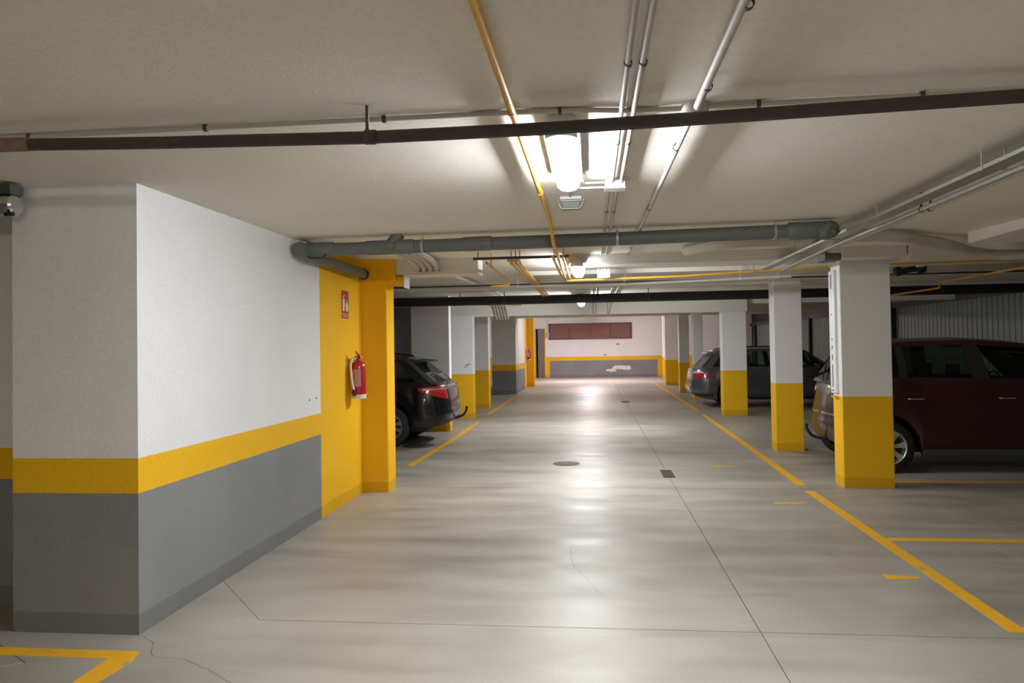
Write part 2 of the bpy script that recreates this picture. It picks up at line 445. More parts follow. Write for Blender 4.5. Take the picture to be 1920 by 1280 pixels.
beam(XL, -3.5, 14.0, 14.35, 2.42, label='beam in the left bay above the grey partition')
beam(XL, -3.0, 22.0, 22.3, 2.42, label='beam in the far left bay')

# ------------------------------------------------------------------ walls
def shell(name, boxes, label, cat='wall'):
    mb = MB()
    for b in boxes: mb.box(*b)
    return struct(mb.build(name), label, cat)
def banded(mb, x0, x1, y0, y1, ztop, yz=(0.80, 1.0), skip=('b', 't')):
    mb.box(x0, x1, y0, y1, 0, yz[0], M_GREY, skip=skip)
    mb.box(x0, x1, y0, y1, yz[0], yz[1], M_YEL, skip=skip)
    mb.box(x0, x1, y0, y1, yz[1], ztop, M_WHITE, skip=skip)
mb = MB()
banded(mb, -3.36, -2.585, 3.975, 6.83, ZC1+0.02)
mb.box(-3.36, -2.585, 6.83, 8.5, 0, ZC2+0.01, M_YEL)
# recess wall left of the pillar
banded(mb, XL, -3.36, 4.42, 4.7, ZC1+0.02)
wl = mb.build('wall_left')
struct(wl, 'white wall block with yellow stripe and grey base, yellow at its far end', 'wall')
mb = MB()
banded(mb, -3.42, -2.60, 25.1, 28.4, ZC3, skip=('b',))
mb.box(-3.42, -2.60, 28.4, 30.2, 0, ZC3, M_YEL)
w2 = mb.build('wall_left_far')
struct(w2, 'far wall block on the left with yellow stripe and dark grey base', 'wall')
shell('wall_bay', [(XL, -3.42, 14.45, 14.65, 0, 2.62, M_BWALL)], 'dark grey partition wall behind the black car', 'wall')
shell('wall_side', [(XL-0.2, XL, -12, YF+0.3, 0, 3.4, M_BWALL)], 'dark outer wall behind the left bays', 'wall')
shell('wall_back', [(XL-0.2, XR+0.2, -12.2, -12, 0, 3.4, M_WHITE)], 'white wall behind the viewpoint', 'wall')
# right wall: vertical sheet metal planks between dark posts
mb = MB().box(XR+0.02, XR+0.2, -12, 11.6, 0, 3.4, M_BWALL).box(XR+0.02, XR+0.2, 11.6, YF+0.3, 0, 3.4, M_BLACK)
wr = mb.build('wall_right')
struct(wr, 'grey green wall of vertical metal planks behind the right bays', 'wall')
pl = MB()
pw = 0.20
pl.add([(0, 0.008, 0), (-0.022, 0.022, 0), (-0.022, pw-0.03, 0), (0, pw-0.012, 0), (0, 0.008, 2.5), (-0.022, 0.022, 2.5), (-0.022, pw-0.03, 2.5), (0, pw-0.012, 2.5)],
       [(0, 1, 5, 4), (1, 2, 6, 5), (2, 3, 7, 6), (4, 5, 6, 7), (0, 3, 2, 1), (0, 4, 7, 3)], M_SHEET)
p0 = pl.build('metal_plank', wr); y = 11.6; first = True
while y < YF-0.3:
    o = p0 if first else p0.copy()
    if not first: C.objects.link(o)
    first = False
    o.location = (XR+0.02, y, 0); y += pw
for yy in (13.0, 20.6, 28.1, 37.2):
    MB().box(XR-0.12, XR, yy-0.07, yy+0.07, 0, 2.56, M_BLACK, bev=0.006).build('post', wr)
MB().box(XR-0.10, XR, 11, YF, 2.47, 2.60, M_BRACK, bev=0.006).build('top_rail', wr)
# far wall with louvre and door
mb = MB()
for (a, b, c2, d2) in ((-8, -2.92, 0, 3.4), (-2.40, 8, 0, 3.4), (-2.92, -2.40, 2.52, 3.4)):
    mb.box(a, b, YF, YF+0.3, 1.06, d2, M_WHITE) if c2 < 1.06 else mb.box(a, b, YF, YF+0.3, c2, d2, M_WHITE)
for a, b in ((-8, -2.92), (-2.40, -2.2), (3.30, 8)):
    mb.box(a, b, YF-0.002, YF+0.3, 0, 1.06, M_YEL)
mb.box(-2.2, 3.30, YF-0.002, YF+0.3, 0.86, 1.06, M_YEL)
mb.box(-2.2, 3.30, YF-0.002, YF+0.3, 0, 0.86, M_GREY)
wf = mb.build('wall_far')
struct(wf, 'pinkish white end wall with yellow stripe and grey base', 'wall')
BD = [0.008]
def blob(cx, cz, w, h, n, parent, mat=M_PATCH):
    BD[0] += 0.002; pts = []
    for i in range(n):
        a = 2*PI*i/n; k = random.uniform(0.6, 1.15)
        pts.append((cx+math.cos(a)*w*k, cz+math.sin(a)*h*k))
    vs = [(x, YF-BD[0], z) for x, z in pts]+[(x, YF-0.001, z) for x, z in pts]
    MB().add(vs, [tuple(range(n))]+[(i, (i+1) % n, n+(i+1) % n, n+i) for i in range(n)], mat).build('plaster_patch', parent)
blob(1.60, 0.46, 0.46, 0.12, 17, wf); blob(0.95, 0.33, 0.28, 0.08, 12, wf); blob(1.22, 0.47, 0.32, 0.10, 13, wf)
blob(1.3, 1.68, 0.10, 0.04, 8, wf, M_BWALL); blob(0.65, 1.13, 0.1, 0.03, 8, wf, M_BWALL)
win = empty('window_1', (0, YF, 0)); struct(win, 'long brown louvred vent of four panels high on the end wall', 'window')
mb = MB()
for a, b, c2, d2 in ((-2.22, 2.02, 2.72, 2.78), (-2.22, 2.02, 1.95, 2.0), (-2.22, -2.17, 2.0, 2.72), (1.97, 2.02, 2.0, 2.72)):
    mb.box(a, b, -0.05, 0.02, c2, d2, M_DKLOUV)
mb.build('window_frame', win)
for k in range(4):
    x0 = -2.17+k*1.035; mb = MB()
    for a, b in ((x0, x0+0.03), (x0+1.005, x0+1.035)): mb.box(a, b, -0.055, 0, 2.0, 2.72, M_DKLOUV)
    mb.box(x0, x0+1.03, -0.006, 0, 2.0, 2.72, M_LOUV)
    for j in range(12):
        z = 2.02+j*0.058
        mb.add([(x0+0.03, -0.035, z), (x0+1.005, -0.035, z), (x0+1.005, -0.008, z+0.045), (x0+0.03, -0.008, z+0.045),
                (x0+0.03, -0.039, z+0.004), (x0+1.005, -0.039, z+0.004), (x0+1.005, -0.012, z+0.049), (x0+0.03, -0.012, z+0.049)],
               [(0, 1, 2, 3), (7, 6, 5, 4), (0, 4, 5, 1), (3, 2, 6, 7), (0, 3, 7, 4), (1, 5, 6, 2)], M_LOUV)
    mb.build('louvre_panel', win)
dr = empty('door_1', (-2.45, YF, 0)); struct(dr, 'dark brown door standing ajar at the left of the end wall', 'door')
mb = MB().box(-0.44, 0.06, 0.2, 0.25, 0, 2.55, M_BLACK); mb.build('door_recess', dr)
o = MB().box(-0.36, 0.0, -0.045, 0.0, 0.01, 2.5, M_DOOR, bev=0.004).build('door_leaf', dr); o.rotation_euler = (0, 0, 0.25)
MB().tube(rounded([(-0.31, -0.14, 1.05), (-0.31, -0.20, 1.05), (-0.21, -0.19, 1.05)], 0.02), 0.012, M_GALV, 8).build('door_handle', dr)
MB().box(0.0, 0.05, -0.05, 0.05, 0, 2.55, M_YEL).box(-0.5, -0.45, -0.05, 0.05, 0, 2.55, M_YEL).build('door_frame', dr)
# small alarm box beside the door
t = empty('alarm_box', (-2.3, YF-0.04, 2.2)); tag(t, 'small grey box on the end wall just right of the brown door', 'box')
MB().box(-0.10, 0.10, -0.06, 0.038, -0.12, 0.12, M_GALV, bev=0.01).build('body', t)
MB().tube([(0, 0.02, 0.12), (0, 0.02, 0.5), (0.02, 0.02, 0.86)], 0.012, M_GALV, 8).build('conduit', t)

# ------------------------------------------------------------------ columns
def column(x0, x1, y0, y1, ztop, label, cat='column', group=None, allyellow=False, yz=1.0):
    cx, cy = (x0+x1)/2, (y0+y1)/2
    mb = MB(); a, b, c2, d2 = x0-cx, x1-cx, y0-cy, y1-cy
    bv = 0.008
    def ring(z): 
        return [(a+bv, c2, z), (b-bv, c2, z), (b, c2+bv, z), (b, d2-bv, z), (b-bv, d2, z), (a+bv, d2, z), (a, d2-bv, z), (a, c2+bv, z)]
    zs = [0, yz, ztop]; ms = [M_YEL, M_YEL if allyellow else M_WHITE]
    vs = sum([ring(z) for z in zs], [])
    for s_ in range(2):
        mb.add(vs[s_*8:s_*8+16], [(i, (i+1) % 8, 8+(i+1) % 8, 8+i) for i in range(8)], ms[s_])
    mb.add(ring(ztop), [tuple(range(8))], ms[1])
    mb.add(ring(0), [tuple(range(8))], M_YEL)
    o = mb.build('column'); o.location = (cx, cy, 0)
    return tag(o, label, cat, group)
GR, GL = 'square columns down the right of the lane', 'columns down the left of the lane'
c1 = column(2.715, 3.25, 8.47, 8.77, ZC2, 'nearest and largest white column with yellow base beside the dark red car', group=GR)
column(2.70, 3.10, 11.37, 11.68, ZC2, 'slimmer white column with yellow base between the dark red car and the grey car', group=GR)
column(2.91, 3.44, 17.05, 17.4, 2.33, 'white column with yellow base in front of the grey car, under the far beam', group=GR)
column(2.94, 3.22, 22.1, 22.45, ZC2, 'column half hidden by the tail of the grey car', group=GR)
column(2.89, 3.22, 25.2, 25.55, ZC2, 'column just behind the grey car, second from the end of the right row', group=GR)
column(2.88, 3.37, 29.9, 30.25, ZC3, 'farthest free-standing column in the right row, near the end wall', group=GR)
column(3.33, 3.72, 35.6, 35.9, ZC3, 'narrow pilaster-like column against the right end of the end wall', group=GR)
column(-3.48, -2.73, 14.0, 14.2, ZC2, 'wide grey-looking column with yellow base right behind the black car', group=GL)
cs = column(-3.40, -2.71, 16.7, 17.0, 2.33, 'light faced column with a scuff mark, second past the black car', group=GL)
column(-3.35, -2.73, 19.4, 19.7, ZC2, 'narrow-looking column in shade just before the far wall block', group=GL)
mb = MB()
for k, (sx, sz, sw) in enumerate(((0.20, 1.20, 0.04), (0.25, 1.23, 0.035), (0.17, 1.16, 0.03))):
    pts = [(sx+math.cos(a)*sw, sz+math.sin(a)*sw*0.35) for a in [2*PI*i/9 for i in range(9)]]
    mb.add([(p[0], -0.153, p[1]) for p in pts]+[(p[0], -0.149, p[1]) for p in pts], [tuple(range(9))]+[(i, (i+1) % 9, 9+(i+1) % 9, 9+i) for i in range(9)], M_GREY)
mb.build('scuff', cs)
yc = column(-2.63, -2.29, 8.11, 8.42, ZC2, 'all-yellow column at the end of the near wall block', allyellow=True)
yc2 = column(-2.62, -2.34, 29.75, 30.2, ZC3, 'all-yellow column at the end of the far wall block', allyellow=True)
# yellow header on top of the near yellow column
o = MB().box(-0.17, 0.30, -0.215, 0.16, 2.36, ZC2, M_YEL, bev=0.008).build('header', yc); o.location = (-0.03, 0, 0); 
# end pieces of the yellow bracket beam
MB().box(0.17, 0.36, -0.12, 0.16, 2.33, 2.42, M_YEL, bev=0.006).build('bracket', yc)
MB().box(0.36, 0.375, -0.13, 0.10, 2.29, 2.43, M_PVC, bev=0.003).build('bracket_cap', yc)
# scuff mark and drain cap on columns are small relief parts
# white channel and handle on the nearest column
t = empty('cable_trunking', (2.715, 8.62, 0)); tag(t, 'white upright cable trunking with slots on the left side of the nearest column', 'trunking')
MB().box(-0.03, 0, -0.06, 0.13, 1.03, 2.40, M_PVC, bev=0.003).build('channel', t)
MB().box(-0.028, 0, -0.04, 0.12, 2.45, 2.56, M_PVC, bev=0.003).build('channel', t)
for z0, z1 in ((1.10, 1.35), (1.40, 1.46), (1.52, 1.56), (1.62, 1.64), (1.9, 1.92), (2.2, 2.36)):
    MB().box(-0.033, -0.0295, 0.035, 0.055, z0, z1, M_BRACK).build('slot', t)
MB().tube(rounded([(-0.03, 0.03, 1.06), (-0.085, 0.03, 1.06), (-0.085, 0.03, 1.02)], 0.02), 0.008, M_GALV, 8).build('hook', t)
t2 = MB().box(-0.05, 0.0, -0.05, 0.06, 0.985, 1.0, M_YEL).build('bracket', t)

# ------------------------------------------------------------------ ceiling services
def pipe(name, path, r, mat, label, cat='pipe', group=None, fillet=0.06, clips=(), clipmat=M_BRACK, ztop=ZC1, seg=12):
    P = rounded(path, fillet) if fillet else path
    org = Vector(path[0])
    t = empty(name, org); tag(t, label, cat, group)
    MB().tube([Vector(p)-org for p in P], r, mat, seg).build('tube', t, smooth=40)
    for (x, y, z) in clips:
        v = Vector((x, y, z))-org; mb = MB()
        # saddle around the tube plus its stem to the ceiling
        horiz_x = abs(path[1][0]-path[0][0]) > abs(path[1][1]-path[0][1])
        ax = (1, 0, 0) if horiz_x else (0, 1, 0)
        mb.lathe([(-0.008, r+0.001), (-0.008, r+0.004), (0.008, r+0.004), (0.008, r+0.001)], v, ax, clipmat, 14, caps=False)
        top = ztop-org.z-0.002
        if top-(v.z+r) > 0.004: mb.box(v.x-0.006, v.x+0.006, v.y-0.006, v.y+0.006, v.z+r, top, clipmat)
        mb.build('clip', t, smooth=40)
    return t
# --- dark iron pipe crossing just under the ceiling, nearest
dp = [(-4.2, 2.86, 2.50), (-2.47, 2.86, 2.487), (-1.75, 2.86, 2.464), (-0.88, 2.86, 2.445), (-0.15, 2.86, 2.447), (0.6, 2.86, 2.462), (1.58, 2.86, 2.484), (4.5, 2.86, 2.52)]
t = pipe('iron_pipe', dp, 0.026, M_PIPED, 'dark brown iron pipe crossing the ceiling in front of the nearest lamp', fillet=0, clips=[(-0.877, 2.86, 2.447)])
org = Vector(dp[0])
MB().tube([Vector((-2.48, 2.86, 2.487))-org, Vector((-2.33, 2.86, 2.484))-org], 0.030, simple('pink primer', (0.25, 0.15, 0.12), 0.7, var=0.3, scale=25), 12).build('coupling', t, smooth=40)
MB().tube([Vector((-0.868, 2.86, 2.4455))-org, Vector((-0.84, 2.86, 2.4455))-org], 0.030, M_PIPED, 12).build('coupling', t, smooth=40)
# --- conduits crossing just behind it
pipe('conduit', [(-4.0, 3.0, 2.562), (-0.2, 3.0, 2.562), (0.02, 3.02, 2.562), (0.2, 3.06, 2.562), (0.385, 3.05, 2.56)], 0.011, M_PIPEW,
     'pale conduit crossing behind the dark iron pipe, left of the round junction box', 'conduit', fillet=0.1,
     clips=[(-2.45, 3.0, 2.56), (-1.633, 3.0, 2.56), (-0.847, 3.0, 2.56), (-0.115, 3.01, 2.562)])
pipe('conduit', [(0.48, 3.04, 2.56), (4.5, 3.03, 2.56)], 0.011, M_PIPEW,
     'pale conduit crossing behind the dark iron pipe, right of the round junction box', 'conduit', fillet=0,
     clips=[(0.68, 3.04, 2.56), (1.30, 3.035, 2.56), (2.2, 3.03, 2.56)])
t = empty('junction_box', (0.432, 3.05, ZC1)); tag(t, 'round pale junction box on the ceiling behind the dark iron pipe', 'junction box')
MB().lathe([(0, 0.055), (-0.035, 0.055), (-0.04, 0.05), (-0.04, 0)], (0, 0, 0), (0, 0, 1), M_PIPEW, 28).build('body', t, smooth=40)
MB().lathe([(-0.04, 0.052), (-0.046, 0.048), (-0.046, 0)], (0, 0, 0), (0, 0, 1), M_PIPEW, 28).build('lid', t, smooth=40)
# --- yellow pipe down the lane
t = pipe('yellow_pipe', [(-0.31, -4, 2.533), (-0.295, 5.45, 2.533), (-0.285, 5.75, 2.396), (-0.285, 6.9, 2.392), (-0.315, 7.25, 2.46), (-0.32, 9.55, 2.47)], 0.0155, M_PIPEY,
         'long yellow pipe running down the ceiling left of the nearest lamp', fillet=0.12,
         clips=[(-0.305, 0.5, 2.533), (-0.302, 2.90, 2.533), (-0.298, 4.45, 2.533)], clipmat=M_PIPEY)
# --- white conduits down the lane
for x, lab in ((0.135, 'left one of the two close white conduits right of the nearest lamp'), (0.185, 'right one of the two close white conduits right of the nearest lamp')):
    pipe('conduit', [(x+0.006, -4, 2.556), (x, 4.30, 2.556)], 0.0105, M_PIPEW, lab, 'conduit', fillet=0,
         clips=[(x+0.003, 0.9, 2.556), (x+0.003, 2.52, 2.556), (x, 3.5, 2.556)])
for x, lab in ((0.118, 'left one of the two thin conduits beyond the white junction box'), (0.168, 'right one of the two thin conduits beyond the white junction box')):
    pipe('conduit', [(x, 4.40, 2.557), (x, 6.2, 2.557), (x, 6.35, 2.59), (x, 8.1, 2.59)], 0.009, M_PIPEW, lab, 'conduit', fillet=0.03, clips=[(x, 5.3, 2.557)])
pipe('conduit', [(0.45, -4, 2.545), (0.432, 2.99, 2.545)], 0.0145, M_PIPEW, 'single white conduit running toward the round junction box', 'conduit', fillet=0,
     clips=[(0.447, 2.10, 2.545), (0.438, 2.76, 2.545)])
pipe('conduit', [(0.43, 3.11, 2.55), (0.405, 6.2, 2.55), (0.405, 6.35, 2.585), (0.405, 8.1, 2.585)], 0.0125, M_PIPEW, 'single conduit running on beyond the round junction box', 'conduit', fillet=0.03,
     clips=[(0.42, 3.62, 2.55), (0.41, 5.2, 2.55)])
def jbox(x, y, z, w, d, h, label):
    t = empty('junction_box', (x, y, z)); tag(t, label, 'junction box')
    MB().box(-w/2, w/2, -d/2, d/2, -h/2, h/2, M_PVC, bev=0.004).build('body', t)
    MB().box(-w/2-0.003, w/2+0.003, -d/2-0.003, d/2+0.003, -h/2-0.008, -h/2, M_PVC, bev=0.003).build('lid', t)
    for sx in (-1, 1):
        MB().lathe([(0, 0.012), (0.02, 0.012)], (sx*w*0.25, -d/2-0.018, 0), (0, 1, 0), M_GALV, 10).build('gland', t, smooth=40)
    return t
jbox(0.148, 4.35, 2.546, 0.115, 0.10, 0.056, 'white square junction box beside the far end of the nearest lamp')
pipe('conduit', [(-0.05, 4.02, 2.548), (-0.03, 4.31, 2.548), (0.09, 4.31, 2.548)], 0.006, M_PVC, 'thin white conduit from the nearest lamp to the white junction box, farther one', 'conduit', fillet=0.03)
pipe('conduit', [(-0.06, 4.00, 2.53), (-0.06, 4.345, 2.528), (0.09, 4.35, 2.528)], 0.006, M_PVC, 'thin white conduit from the nearest lamp to the white junction box, nearer one', 'conduit', fillet=0.03)

# --- tube lamps
def tube_lamp(x, y0, y1, ztop, label, col=(0.94, 0.97, 1.0), k=1.0, hd=0.060):
    t = empty('tube_lamp', (x, (y0+y1)/2, ztop)); tag(t, label, 'lamp', 'tube lamps along the lane')
    L = (y1-y0)/2
    # housing: shallow tray with rounded ends
    def stadium(w, l, n=10):
        pts = []
        for i in range(n+1):
            a = PI*i/n; pts.append((math.cos(a)*w, l-w+math.sin(a)*w))
        for i in range(n+1):
            a = PI+PI*i/n; pts.append((math.cos(a)*w, -l+w+math.sin(a)*w))
        return pts
    def loft(rings, mat, mb, capa=True):
        n = len(rings[0][0]); vs = []
        for poly, z in rings: vs += [(p[0], p[1], z) for p in poly]
        fs = []
        for r_ in range(len(rings)-1):
            for i in range(n): fs.append((r_*n+i, r_*n+(i+1) % n, (r_+1)*n+(i+1) % n, (r_+1)*n+i))
        fs.append(tuple(range((len(rings)-1)*n, len(rings)*n)))
        if capa: fs.append(tuple(range(n)))
        mb.add(vs, fs, mat)
    mb = MB(); loft([(stadium(0.060, L-0.01), 0.0), (stadium(0.066, L), -0.012), (stadium(0.070, L), -hd+0.006), (stadium(0.078, L+0.004), -hd+0.004), (stadium(0.078, L+0.004), -hd)], M_PVC, mb)
    mb.build('housing', t, smooth=40)
    mb = MB(); dm = lampmat('lamp glow', col, LAMP*k)
    loft([(stadium(0.063, L-0.006), -hd-0.001), (stadium(0.063, L-0.006), -hd-0.014), (stadium(0.058, L-0.012), -hd-0.034), (stadium(0.042, L-0.028), -hd-0.050), (stadium(0.020, L-0.05), -hd-0.056)], dm, mb)
    mb.build('diffuser', t, smooth=60)
    # opaque end cap on the near end
    ec = MB(); loft([([(p[0]*1.03, p[1]) for p in [(math.cos(PI+PI*i/10)*0.067, -L+0.067+math.sin(PI+PI*i/10)*0.070) for i in range(11)]], z_) for z_ in (-hd, -hd-0.040)], M_PVC, ec); ec.build('end_cap', t, smooth=40)
    for s_ in (-1, 1):
        for q in (-0.75, 0.0, 0.75):
            MB().box(s_*0.0675-0.003, s_*0.0675+0.003, q*L-0.012, q*L+0.012, -hd-0.014, -hd+0.012, M_GALV).build('clip', t)
    return t
tube_lamp(-0.115, 3.06, 4.15, ZC1, 'nearest glowing tube lamp, partly behind the dark iron pipe')
tube_lamp(-0.15, 7.98, 9.20, 2.53, 'second glowing tube lamp down the lane, seen end on', hd=0.030)
MB().box(-0.02, 0.02, -0.3, 0.3, 0, 0.075, M_GALV).build('mounting_bar', bpy.data.objects['tube_lamp.001'])
tube_lamp(-0.20, 13.85, 15.05, 2.495, 'third tube lamp, a small white spot in front of the far beam', k=1.25, hd=0.04)
MB().box(-0.02, 0.02, -0.3, 0.3, 0, 0.105, M_GALV).build('mounting_bar', bpy.data.objects['tube_lamp.002'])
tube_lamp(-0.20, 19.3, 20.5, ZC2, 'fourth tube lamp, just beyond the far beam', (1, 0.95, 0.92), 0.6)
tube_lamp(-0.20, 26.3, 27.5, ZC3, 'fifth tube lamp, deep in the lane behind the far beam', (1, 0.92, 0.90), 0.7)
tube_lamp(-0.10, 33.0, 34.2, ZC3, 'last tube lamp, high in front of the end wall', (1, 0.86, 0.92), 3.8, hd=0.05)
BACK_FILL = 1.2
tube_lamp(-0.115, -2.6, -1.4, ZC1, 'added fill lamp behind the viewpoint', (1.0, 0.93, 0.82), BACK_FILL)  # unseen lamp, added as warm fill for the pillar front and near ceiling
tube_lamp(-0.115, -8.2, -7.0, ZC1, 'added fill lamp far behind the viewpoint', (1.0, 0.93, 0.82), BACK_FILL)  # second unseen lamp, added to lift the fill from behind

# --- emergency light with wire guard
t = empty('emergency_light', (-0.122, 4.83, ZC1)); tag(t, 'small unlit emergency light with wire guard beyond the nearest lamp', 'light')
mb = MB().box(-0.075, 0.075, -0.05, 0.05, -0.025, 0.0, M_GALV, bev=0.005); mb.build('base', t)
mb = MB(); mb.add([(-0.065, -0.04, -0.025), (0.065, -0.04, -0.025), (0.065, 0.04, -0.025), (-0.065, 0.04, -0.025), (-0.045, -0.025, -0.075), (0.045, -0.025, -0.075), (0.045, 0.025, -0.075), (-0.045, 0.025, -0.075)],
                  [(4, 5, 6, 7), (0, 1, 5, 4), (1, 2, 6, 5), (2, 3, 7, 6), (3, 0, 4, 7), (0, 3, 2, 1)], M_LENS); mb.build('lens', t)
for yy in (-0.03, 0.0, 0.03):
    MB().tube(rounded([(-0.085, yy, -0.005), (-0.085, yy, -0.035), (-0.06, yy, -0.082), (0.06, yy, -0.082), (0.085, yy, -0.035), (0.085, yy, -0.005)], 0.015), 0.0025, M_GALV, 6).build('guard_wire', t, smooth=40)
MB().tube([(-0.085, -0.055, -0.035), (0.085, -0.055, -0.035), (0.085, 0.055, -0.035), (-0.085, 0.055, -0.035), (-0.085, -0.055, -0.035)], 0.0025, M_GALV, 6).build('guard_ring', t, smooth=40)
MB().tube([(0, -0.05, -0.01), (0, -0.35, -0.01), (0, -0.66, -0.01)], 0.005, M_GALV, 6).build('feed', t, smooth=40)

# --- big grey drain pipe across
t = empty('drain_pipe', (-2.42, 6.2, 2.47)); tag(t, 'thick grey drain pipe crossing the lane under the ceiling', 'pipe')
MB().tube([(0, 0, 0.0), (2.6, -0.06, 0.008), (4.24, -0.14, 0.018)], 0.056, M_PIPEG, 20).build('tube', t, smooth=40)
for x0, x1, r in ((-0.02, 0.22, 0.064), (0.50, 0.93, 0.062), (1.35, 1.6, 0.061), (3.98, 4.28, 0.070)):
    zz = lambda x: 0.018*x/4.36; yy = lambda x: -0.14*x/4.36
    MB().lathe([(0, r-0.008), (0.012, r), (x1-x0-0.012, r), (x1-x0, r-0.008)], (x0, yy(x0), zz(x0)), (x1-x0, yy(x1)-yy(x0), zz(x1)-zz(x0)), M_PIPEG, 20).build('coupling', t, smooth=40)
MB().tube([(0.70, -0.02, 0.0), (0.80, -0.03, 0.115)], 0.052, M_PIPEG, 18).build('branch', t, smooth=40)
MB().lathe([(0, 0.03), (0.02, 0.03), (0.02, 0.0)], (0.74, -0.08, 0.0), (0, -1, 0), M_PIPEG, 16).build('plug', t, smooth=40)
for x in (1.0, 2.64, 3.88):
    mb = MB().lathe([(-0.01, 0.0575), (-0.01, 0.0615), (0.01, 0.0615), (0.01, 0.0575)], (x, -0.14*x/4.36, 0.018*x/4.36), (1, 0, 0), M_GALV, 20)
    mb.box(x-0.004, x+0.004, -0.14*x/4.36-0.004, -0.14*x/4.36+0.004, 0.058, 0.134 if x < 1.6 else 0.11, M_GALV)
    mb.build('hanger', t, smooth=40)
# foam blob where it meets the tray
bm = bmesh.new(); bmesh.ops.create_icosphere(bm, subdivisions=3, radius=0.085)
for v in bm.verts:
    v.co *= 1+random.uniform(-0.10, 0.12); v.co.x = v.co.x*1.2+4.27; v.co.y -= 0.14; v.co.z = v.co.z*0.85+0.015
me = bpy.data.meshes.new('foam_seal'); bm.to_mesh(me); bm.free(); me.materials.append(M_PIPEG)
o = bpy.data.objects.new('foam_seal', me); C.objects.link(o); o.parent = t
# elbow and the run going away beside the yellow wall
MB().tube(rounded([(0.02, 0, 0.0), (-0.07, 0.0, 0.0), (-0.075, 0.14, -0.02)], 0.07), 0.066, M_PIPEG, 20).build('elbow', t, smooth=40)
MB().lathe([(0, 0.066), (0.05, 0.066), (0.06, 0.058), (0.06, 0)], (-0.07, -0.03, 0.0), (0, -1, 0), M_PIPEG, 20).build('end_cap', t, smooth=40)
MB().tube([(-0.075, 0.1, -0.02), (-0.065, 1.75, -0.045)], 0.054, M_PIPEG, 20).build('tube', t, smooth=40)
MB().lathe([(0, 0.062), (0.03, 0.062), (0.03, 0.05)], (-0.065, 1.66, -0.045), (0, 1, 0), M_BLACK, 20).build('seal_ring', t, smooth=40)
MB().tube(rounded([(0.0, -0.06, -0.06), (0.02, -0.07, -0.075), (0.14, -0.07, -0.078), (0.16, -0.06, -0.05)], 0.02), 0.007, M_BLACK, 8).build('strap', t, smooth=40)

# --- pale plastered pipe that swings past the nearest column
pipe('pale_pipe', [(0.95, 7.6, 2.545), (1.35, 7.05, 2.545), (1.85, 7.05, 2.545), (2.3, 6.9, 2.545), (2.75, 6.95, 2.545), (3.0, 7.2, 2.54), (3.35, 7.45, 2.53), (3.8, 7.7, 2.43), (5, 7.75, 2.42), (7.9, 7.75, 2.42)], 0.052, M_PALE,
     'thick pale pipe bending around the top of the nearest column', fillet=0.3, seg=20)
# --- galvanised cable tray above the right edge of the lane
t = empty('cable_tray', (2.05, 3.1, 2.472)); tag(t, 'long grey metal cable tray running toward the nearest column', 'cable tray')
MB().box(-0.05, 0.05, 0, 5.95, -0.002, 0.0, M_GALV).box(-0.052, -0.050, 0, 5.95, -0.002, 0.018, M_GALV).box(0.050, 0.052, 0, 5.95, -0.002, 0.018, M_GALV).build('tray', t)
for yy in (0.9, 2.3, 3.4, 4.4):
    MB().box(-0.06, 0.06, yy-0.012, yy+0.012, -0.008, -0.002, M_GALV).box(-0.058, -0.053, yy-0.006, yy+0.006, -0.004, 0.100, M_GALV).box(0.053, 0.058, yy-0.006, yy+0.006, -0.004, 0.100, M_GALV).build('hanger', t)
pipe('conduit', [(2.155, 3.1, 2.462), (2.165, 6.9, 2.462), (2.24, 9.0, 2.462)], 0.014, M_GALV, 'grey conduit running close beside the cable tray on its right, nearer one', 'conduit', fillet=0,
     clips=[(2.16, 3.9, 2.462), (2.162, 5.1, 2.462)])
pipe('conduit', [(2.215, 3.1, 2.465), (2.225, 7.0, 2.465), (2.30, 9.0, 2.465)], 0.016, M_PALE, 'pale conduit running beside the cable tray, farthest right of it', 'conduit', fillet=0,
     clips=[(2.22, 5.1, 2.465)])
t = jbox(2.27, 7.35, 2.41, 0.15, 0.22, 0.06, 'grey junction box under the cable tray beside the nearest column')
for o in t.children: o.data.materials.clear(); o.data.materials.append(M_PIPEG)
# --- second bay: cross bar, yellow pipes
pipe('rail_pipe', [(-1.3, 10.1, 2.432), (0.45, 10.1, 2.432), (2.5, 9.6, 2.437)], 0.021, M_PIPEW, 'white pipe crossing the lane beyond the first beam', fillet=0.1,
     clips=[(-1.0, 10.1, 2.432), (0.45, 10.1, 2.432), (1.9, 9.746, 2.436), (2.35, 9.637, 2.437)], clipmat=M_PVC, ztop=ZC2)
pipe('conduit', [(-3.0, 10.9, 2.52), (1.2, 10.8, 2.52), (7.5, 10.6, 2.52)], 0.014, M_BRACK, 'dark conduit crossing the ceiling beyond the white cross pipe', 'conduit', fillet=0)
t = pipe('yellow_pipe', [(-1.07, 7.55, 2.475), (-1.07, 9.6, 2.475), (-1.07, 9.6, 2.41), (-1.30, 9.6, 2.40)], 0.014, M_PIPEY, 'short yellow pipe in the beam gap ending in an elbow', fillet=0.03, clips=[(-1.07, 7.9, 2.475)], clipmat=M_PIPEY, ztop=ZC2)
YG = 'yellow pipes in the beam gap'
for x, lab in ((-0.83, 'leftmost of the three close yellow pipes through the beam gap'), (-0.785, 'middle one of the three close yellow pipes through the beam gap'), (-0.74, 'rightmost of the three close yellow pipes through the beam gap')):
    pipe('yellow_pipe', [(x+0.01, 7.35, 2.47), (x+0.01, 12.6, 2.47)], 0.014, M_PIPEY, lab, 'pipe', YG, fillet=0, clips=[(x+0.01, 7.62, 2.47), (x+0.01, 11.0, 2.47)], clipmat=M_PIPEY, ztop=ZC2)
